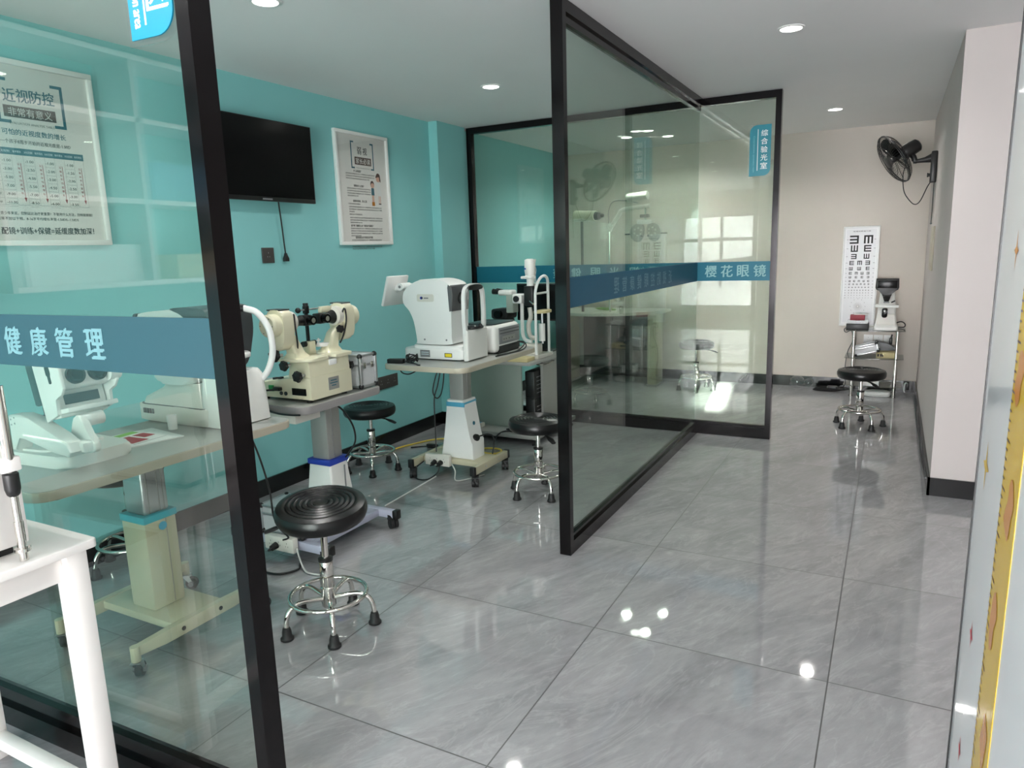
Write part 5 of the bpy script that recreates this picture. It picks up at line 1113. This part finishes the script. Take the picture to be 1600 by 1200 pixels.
bx.part('lid', MB().bb(-0.337, -0.172, 7.03, 7.165, 0.655, 0.683, 'glass_clear'))
single('red_card', 'dark red box lying on the flat black box', 'box', MB().bb(-0.318, -0.20, 7.05, 7.15, 0.684, 0.728, 'red', bev=0.002).bb(-0.29, -0.175, 7.10, 7.16, 0.728, 0.733, 'sheet'), (-0.26, 7.1, 0.684))
alu_case('aluminium_case', 'bright tilted aluminium case on the middle shelf of the rack', -0.165, 7.10, 0.385, 0.19, 0.12, 0.085, tilt=math.radians(-15))
single('dark_pouch', 'grey folded pouch behind the bright case on the rack', 'pouch', MB().prism(smooth2([(-0.10, 0.40), (-0.10, 0.47), (-0.04, 0.475), (0.045, 0.435), (0.05, 0.41), (0.0, 0.40)], 3), 7.19, 7.26, 'grey', 'y', bev=0.008), (0.0, 7.22, 0.40))
b = MB().bb(-0.09, 0.06, 7.04, 7.20, 0.3525, 0.40, 'cream_card', bev=0.004)
for x in (-0.075, -0.055, -0.04): b.box((x, 7.039, 0.377), (0.013, 0.003, 0.022), 'ink')
single('cream_box', 'cream box with dark print on the middle shelf of the rack', 'box', b, (-0.02, 7.12, 0.3525))
single('paper_stack', 'white box on the lowest rack shelf behind the stool', 'box', MB().bb(-0.19, -0.055, 7.02, 7.16, 0.1005, 0.18, 'sheet', bev=0.002).bb(-0.055, -0.052, 7.02, 7.16, 0.1005, 0.18, 'dark_grey').bb(-0.19, -0.055, 7.02, 7.16, 0.18, 0.184, 'slate'), (-0.12, 7.09, 0.1005))
single('paper_bundle', 'crumpled white paper lying under the glass rack', 'paper', MB().prism(smooth2([(-0.17, 7.05), (-0.02, 7.02), (0.04, 7.06), (0.02, 7.16), (-0.12, 7.18)], 3), 0.001, 0.045, 'sheet', bev=0.015), (-0.06, 7.1, 0.0))
for x, lab in ((-0.207, 'white wall socket above the rack shelf, left one of three'), (-0.124, 'white wall socket above the rack shelf, middle one of three'), (-0.042, 'white wall socket above the rack shelf, right one of three')):
    t = Thing('wall_socket', lab, 'socket', (x + 0.037, WE, 0.445), group='white sockets behind the rack')
    t.part('plate', MB().bb(x, x + 0.075, WE - 0.009, WE, 0.445, 0.52, 'white', bev=0.002))
    b = MB()
    for dx, dz in ((0.03, 0.03), (0.045, 0.03), (0.0375, 0.05)): b.box((x + dx, WE - 0.0093, 0.445 + dz), (0.002, 0.001, 0.007), 'ink')
    t.part('pin_slots', b)
t.part('plug', MB().bb(0.005, 0.03, WE - 0.06, WE - 0.009, 0.44, 0.50, 'black', bev=0.006).cyl((0.018, WE - 0.035, 0.50), (0.025, WE - 0.03, 0.53), 0.007, 'black'), label='tall black plug')
lm.part('power_cord', MB().tube([(0.045, 7.16, 0.655), (0.09, 7.18, 0.665), (0.12, 7.22, 0.64), (0.115, 7.24, 0.612), (0.07, 7.26, 0.607)], 0.005, 'black'))
ec.part('power_cord', MB().tube([(-0.34, 7.20, 0.61), (-0.37, 7.24, 0.58), (-0.355, 7.26, 0.55), (-0.31, 7.30, 0.56), (-0.30, 7.32, 0.46), (-0.335, 7.33, 0.36), (-0.35, 7.33, 0.22), (-0.34, 7.33, 0.14), (-0.345, 7.335, 0.05), (-0.36, 7.335, 0.008)], 0.004, 'dark_grey'))
b = MB()
for k in range(4): b.tube([(-0.50 + (0.11 + 0.012 * k) * math.cos(a) + 0.02 * k, 7.20 + (0.055 + 0.006 * k) * math.sin(a), 0.008 + 0.007 * k) for a in [2 * PI * i / 12 for i in range(12)]], 0.005, 'black', n=6, closed=True)
b.box((-0.44, 7.16, 0.04), (0.09, 0.05, 0.03), 'black', bev=0.01)
single('cable_coil', 'black cable coil on the floor left of the glass rack', 'cable', b, (-0.48, 7.2, 0.0))
single('plastic_bag', 'clear crumpled plastic bag by the skirting left of the rack', 'bag', MB().ball((-0.76, 7.27, 0.058), 0.058, 'acrylic', sc=(1.3, 0.9, 1)).ball((-0.66, 7.29, 0.05), 0.04, 'acrylic', sc=(1.2, 0.8, 1)), (-0.72, 7.28, 0.0))
single('wall_charger', 'small white and black charger by the corner skirting', 'plug', MB().bb(0.165, 0.19, 7.30, 7.345, 0.03, 0.085, 'black', bev=0.005).tube([(0.178, 7.31, 0.08), (0.165, 7.30, 0.095), (0.15, 7.30, 0.08), (0.15, 7.30, 0.03), (0.155, 7.30, 0.005)], 0.006, 'sheet'), (0.17, 7.32, 0.0))
single('floor_cable', 'thin dark cable along the right wall skirting', 'cable', MB().tube([(0.222, 7.2, 0.005), (0.222, 6.6, 0.03), (0.223, 6.0, 0.02), (0.224, 5.5, 0.045), (0.223, 5.0, 0.015), (0.226, 4.5, 0.06), (0.226, 4.38, 0.085)], 0.005, 'dark_grey'), (0.22, 5.8, 0.0))
single('wall_plate', 'narrow beige metal distribution plate on the right wall', 'panel', MB().bb(WR - 0.014, WR - 0.0005, 5.93, 6.27, 1.155, 1.468, 'edge_beige', bev=0.003), (WR, 6.1, 1.155))

# ------------------------------------------------------------------ wall fan
fn = Thing('wall_fan', 'black oscillating wall fan high on the right wall', 'fan', (WR, 6.45, 1.9))
yf = 6.45
br = fn.part('wall_bracket', MB().bb(0.202, WR - 0.0005, yf - 0.04, yf + 0.04, 1.80, 2.03, 'black', bev=0.008).cyl((0.205, yf, 1.858), (0.19, yf, 1.858), 0.012, 'black').cyl((0.19, yf, 1.858), (0.183, yf, 1.858), 0.016, 'black'))
fn.part('arm', MB().loft([[Vector((x, yf + w * math.cos(2 * PI * i / 14), z + h * math.sin(2 * PI * i / 14))) for i in range(14)] for x, z, w, h in ((0.21, 1.985, 0.028, 0.036), (0.16, 1.972, 0.02, 0.02), (0.115, 1.967, 0.017, 0.015), (0.085, 1.967, 0.018, 0.018))], 'black').ball((0.10, yf, 1.968), 0.02, 'black'), br)
nrm = Vector((-0.80, -0.27, -0.50)).normalized()
side = nrm.cross(Vector((0, 0, 1))).normalized(); upv = side.cross(nrm)
ctr = Vector((-0.045, yf - 0.01, 1.995))
G = Matrix(((side.x, upv.x, nrm.x, ctr.x), (side.y, upv.y, nrm.y, ctr.y), (side.z, upv.z, nrm.z, ctr.z), (0, 0, 0, 1)))   # local z = blowing direction
mt = fn.part('motor', MB().lathe([(0.001, -0.20), (0.035, -0.198), (0.05, -0.185), (0.053, -0.14), (0.052, -0.09), (0.045, -0.07), (0.03, -0.055), (0.001, -0.055)], 'black', 28, T=G).tube([(0.093, yf, 1.97), (0.085, yf, 2.0), tuple(G @ Vector((0, -0.03, -0.11)))], 0.02, 'black', n=12, sm=2))
fn.part('motor_label', MB().box((0, 0, 0), (0.05, 0.004, 0.034), 'sheet', T=G @ Tr((0.02, 0.050, -0.115), rz=-0.2)), mt, 'white label')
RG = 0.195
rim = fn.part('guard_rim', MB().tube([(RG * math.cos(a), RG * math.sin(a), 0) for a in [2 * PI * i / 48 for i in range(48)]], 0.005, 'black', n=8, sm=0, closed=True, T=G).tube([(RG * math.cos(a), RG * math.sin(a), 0.012) for a in [2 * PI * i / 48 for i in range(48)]], 0.003, 'black', n=6, sm=0, closed=True, T=G))
for nm, zz in (('front_guard', 1), ('rear_guard', -1)):
    b = MB()
    for i in range(60):
        a = 2 * PI * i / 60; c, s_ = math.cos(a), math.sin(a)
        b.tube([(RG * c, RG * s_, 0), (0.17 * c, 0.17 * s_, zz * 0.034), (0.11 * c, 0.11 * s_, zz * 0.05), (0.045 * c, 0.045 * s_, zz * 0.055)], 0.0011, 'black', n=4, sm=2, T=G)
    for q, z in ((0.12, 0.048), (0.045, 0.055)): b.tube([(q * math.cos(a), q * math.sin(a), zz * z) for a in [2 * PI * i / 32 for i in range(32)]], 0.002, 'black', n=6, sm=0, closed=True, T=G)
    if zz > 0: b.lathe([(0.001, 0.062), (0.03, 0.061), (0.045, 0.056), (0.045, 0.052), (0.001, 0.052)], 'black', 24, T=G)
    fn.part(nm, b, rim)
for k in range(5):
    a = 2 * PI * k / 5; R = G @ Matrix.Rotation(a, 4, 'Z')
    vs = [];
    o = smooth2([(0.02, -0.012), (0.07, -0.042), (0.13, -0.052), (0.165, -0.03), (0.17, 0.02), (0.14, 0.05), (0.08, 0.04), (0.02, 0.014)], 3)
    t_ = [(x, y, -0.35 * y - 0.006) for x, y in o]; n = len(t_)
    b = MB().add(t_ + [(x, y, z + 0.003) for x, y, z in t_], [tuple(range(n))[::-1], tuple(range(n, 2 * n))] + [(i, (i + 1) % n, n + (i + 1) % n, n + i) for i in range(n)], 'gloss_black', R)
    fn.part('blade', b, rim)
fn.part('hub', MB().lathe([(0.001, 0.03), (0.02, 0.028), (0.026, 0.015), (0.026, -0.03), (0.012, -0.055), (0.001, -0.055)], 'black', 20, T=G), rim)
fn.part('cord', MB().tube([tuple(G @ Vector((0.0, -0.05, -0.08))), (0.03, yf, 1.92), (0.022, yf, 1.86), (0.035, yf, 1.75), (0.075, yf, 1.68), (0.115, yf, 1.645), (0.15, yf, 1.67), (0.19, yf, 1.77), (0.212, yf, 1.81)], 0.0035, 'black'), br)
fn.part('pull_cord', MB().tube([(0.232, yf, 1.80), (0.234, yf, 1.6), (0.233, yf + 0.01, 1.50)], 0.003, 'dark_grey', sm=2).ball((0.233, yf + 0.01, 1.497), 0.008, 'grey'), br)

# ------------------------------------------------------------------ front left: white table with an instrument
wt = Thing('side_table', 'white painted side table at the lower left, in front of the glass', 'table', (-1.85, 0.66, 0))
wt.part('tabletop', MB().prism(rrect(0.62, 0.60, 0.012, 4, -1.938, 0.637), 0.728, 0.75, 'white_paint', bev=0.004))
for x, y in ((-1.675, 0.895), (-2.2, 0.895), (-1.675, 0.38), (-2.2, 0.38)):
    wt.part('leg', MB().bb(x - 0.027, x + 0.027, y - 0.024, y + 0.024, 0, 0.728, 'white_paint', bev=0.003))
wt.part('apron', MB().bb(-1.688, -1.668, 0.404, 0.871, 0.66, 0.728, 'white_paint', bev=0.002))
wt.part('apron', MB().bb(-2.173, -1.702, 0.885, 0.905, 0.66, 0.728, 'white_paint', bev=0.002))
wt.part('apron', MB().bb(-2.173, -1.702, 0.37, 0.39, 0.66, 0.728, 'white_paint', bev=0.002))
wt.part('stretcher', MB().bb(-1.692, -1.658, 0.404, 0.871, 0.10, 0.135, 'white_paint', bev=0.003))
wt.part('stretcher', MB().bb(-2.173, -1.702, 0.878, 0.912, 0.05, 0.085, 'white_paint', bev=0.003))
wi = Thing('bench_instrument', 'white instrument with a chrome pole, cut by the left edge on the white table', 'eye instrument', (-1.9, 0.76, 0.75))
wi.part('body', MB().bb(-2.05, -1.69, 0.50, 0.825, 0.772, 0.955, 'white_paint', bev=0.008), label='white box body')
wi.part('foot', MB().bb(-2.03, -1.72, 0.52, 0.80, 0.7505, 0.774, 'black'))
PXp, PYp = -1.652, 0.787
pl_ = wi.part('pole', MB().cyl((PXp, PYp, 0.7505), (PXp, PYp, 0.775), 0.009, 'chrome').cyl((PXp, PYp, 0.772), (PXp, PYp, 0.779), 0.016, 'chrome').cyl((PXp, PYp, 0.775), (PXp, PYp, 0.84), 0.0095, 'chrome').cyl((PXp, PYp, 0.84), (PXp, PYp, 1.1), 0.0078, 'chrome'), label='chrome pole')
wi.part('grip', MB().lathe([(0.009, 0.898), (0.0125, 0.902), (0.0155, 0.915), (0.0155, 0.948), (0.012, 0.951)], 'black', 20, T=Tr((PXp, PYp, 0))), pl_, 'black grip')
wi.part('clamp', MB().bb(PXp - 0.05, PXp + 0.012, PYp - 0.02, PYp + 0.02, 0.953, 0.985, 'white_paint', bev=0.004), pl_)
wi.part('outer_tube', MB().cyl((PXp, PYp, 0.98), (PXp, PYp, 1.14), 0.0125, 'chrome'), pl_)

# ------------------------------------------------------------------ front right: glossy growth chart board
gc = Thing('growth_chart_board', 'glossy white height chart board with a yellow ruler at the right edge', 'board', (0.16, 1.1, 0))
lean = Tr((0.1448, 0, 0.36), ry=math.radians(0.45)) @ Tr((-0.15, 0, -0.36))
gc.part('panel', MB().bb(0.152, 0.166, 0.30, 1.43, 0.0, 1.95, 'board', T=lean))
gc.part('edge_strip', MB().bb(0.1495, 0.168, 1.43, 1.437, 0.0, 1.95, 'black', T=lean), label='dark edge strip')
T = lean @ basis((0.152, 1.09, 0), (0, -1, 0), (0, 0, 1))
b = MB().bb(0.1512, 0.152, 1.02, 1.152, 0.02, 1.6, 'ruler', T=lean)
for i in range(105):
    z = 0.10 + i * 0.0135; L = 0.016 if i % 5 else 0.028
    b.rect(-0.062 + L / 2, z, L, 0.003, 'ink_brown', T, 0.0012)
for i, z in enumerate((0.16, 0.34, 0.52, 0.70, 0.86, 1.03, 1.2, 1.36)):
    k = 0.022 if i % 2 else -0.012
    o = smooth2([(k + (0.014 + 0.016 * random.random()) * math.cos(q) * (1.5 if j % 2 else 0.7), z + (0.03 + 0.02 * random.random()) * math.sin(q)) for j, q in enumerate([2 * PI * j / 9 for j in range(9)])], 2)
    b.flat(o, 'orange', T, 0.0014)
gc.part('ruler', b, label='yellow ruler print')
b = MB()
def star(y, z, w, h, m):
    b = MB(); o = []
    for i in range(8):
        a = PI / 4 * i; rr = 1.0 if i % 2 == 0 else 0.28; o.append((y + w * rr * math.cos(a), z + h * rr * math.sin(a)))
    b.flat(o, m, T, 0.0006); gc.part('star_print', b)
star(-0.245, 1.02, 0.035, 0.042, 'ruler'); star(-0.21, 0.74, 0.022, 0.026, 'ink_red'); star(-0.205, 0.53, 0.02, 0.026, 'ink_red'); star(0.27, 0.62, 0.03, 0.035, 'ruler'); star(-0.165, 1.365, 0.02, 0.03, 'orange'); star(0.22, 0.45, 0.022, 0.03, 'ink_red')

# ------------------------------------------------------------------ white wall shelves of the front shop (reflected in the front glass)
b = MB()
for z in (1.28, 1.65, 2.01, 2.28): b.bb(WL, WL + 0.24, -1.5, 0.42, z, z + 0.022, 'white')
for y in (-1.5, -0.86, -0.24, 0.40): b.bb(WL, WL + 0.24, y, y + 0.02, 1.302, 2.28, 'white')
b.bb(WL + 0.02, WL + 0.2, -0.20, 0.34, 1.302, 1.47, 'sheet').bb(WL + 0.02, WL + 0.2, -0.78, -0.3, 1.672, 1.85, 'sky').bb(WL + 0.02, WL + 0.2, -0.80, -0.4, 1.302, 1.42, 'cream_card')
struct('trim_1', b)
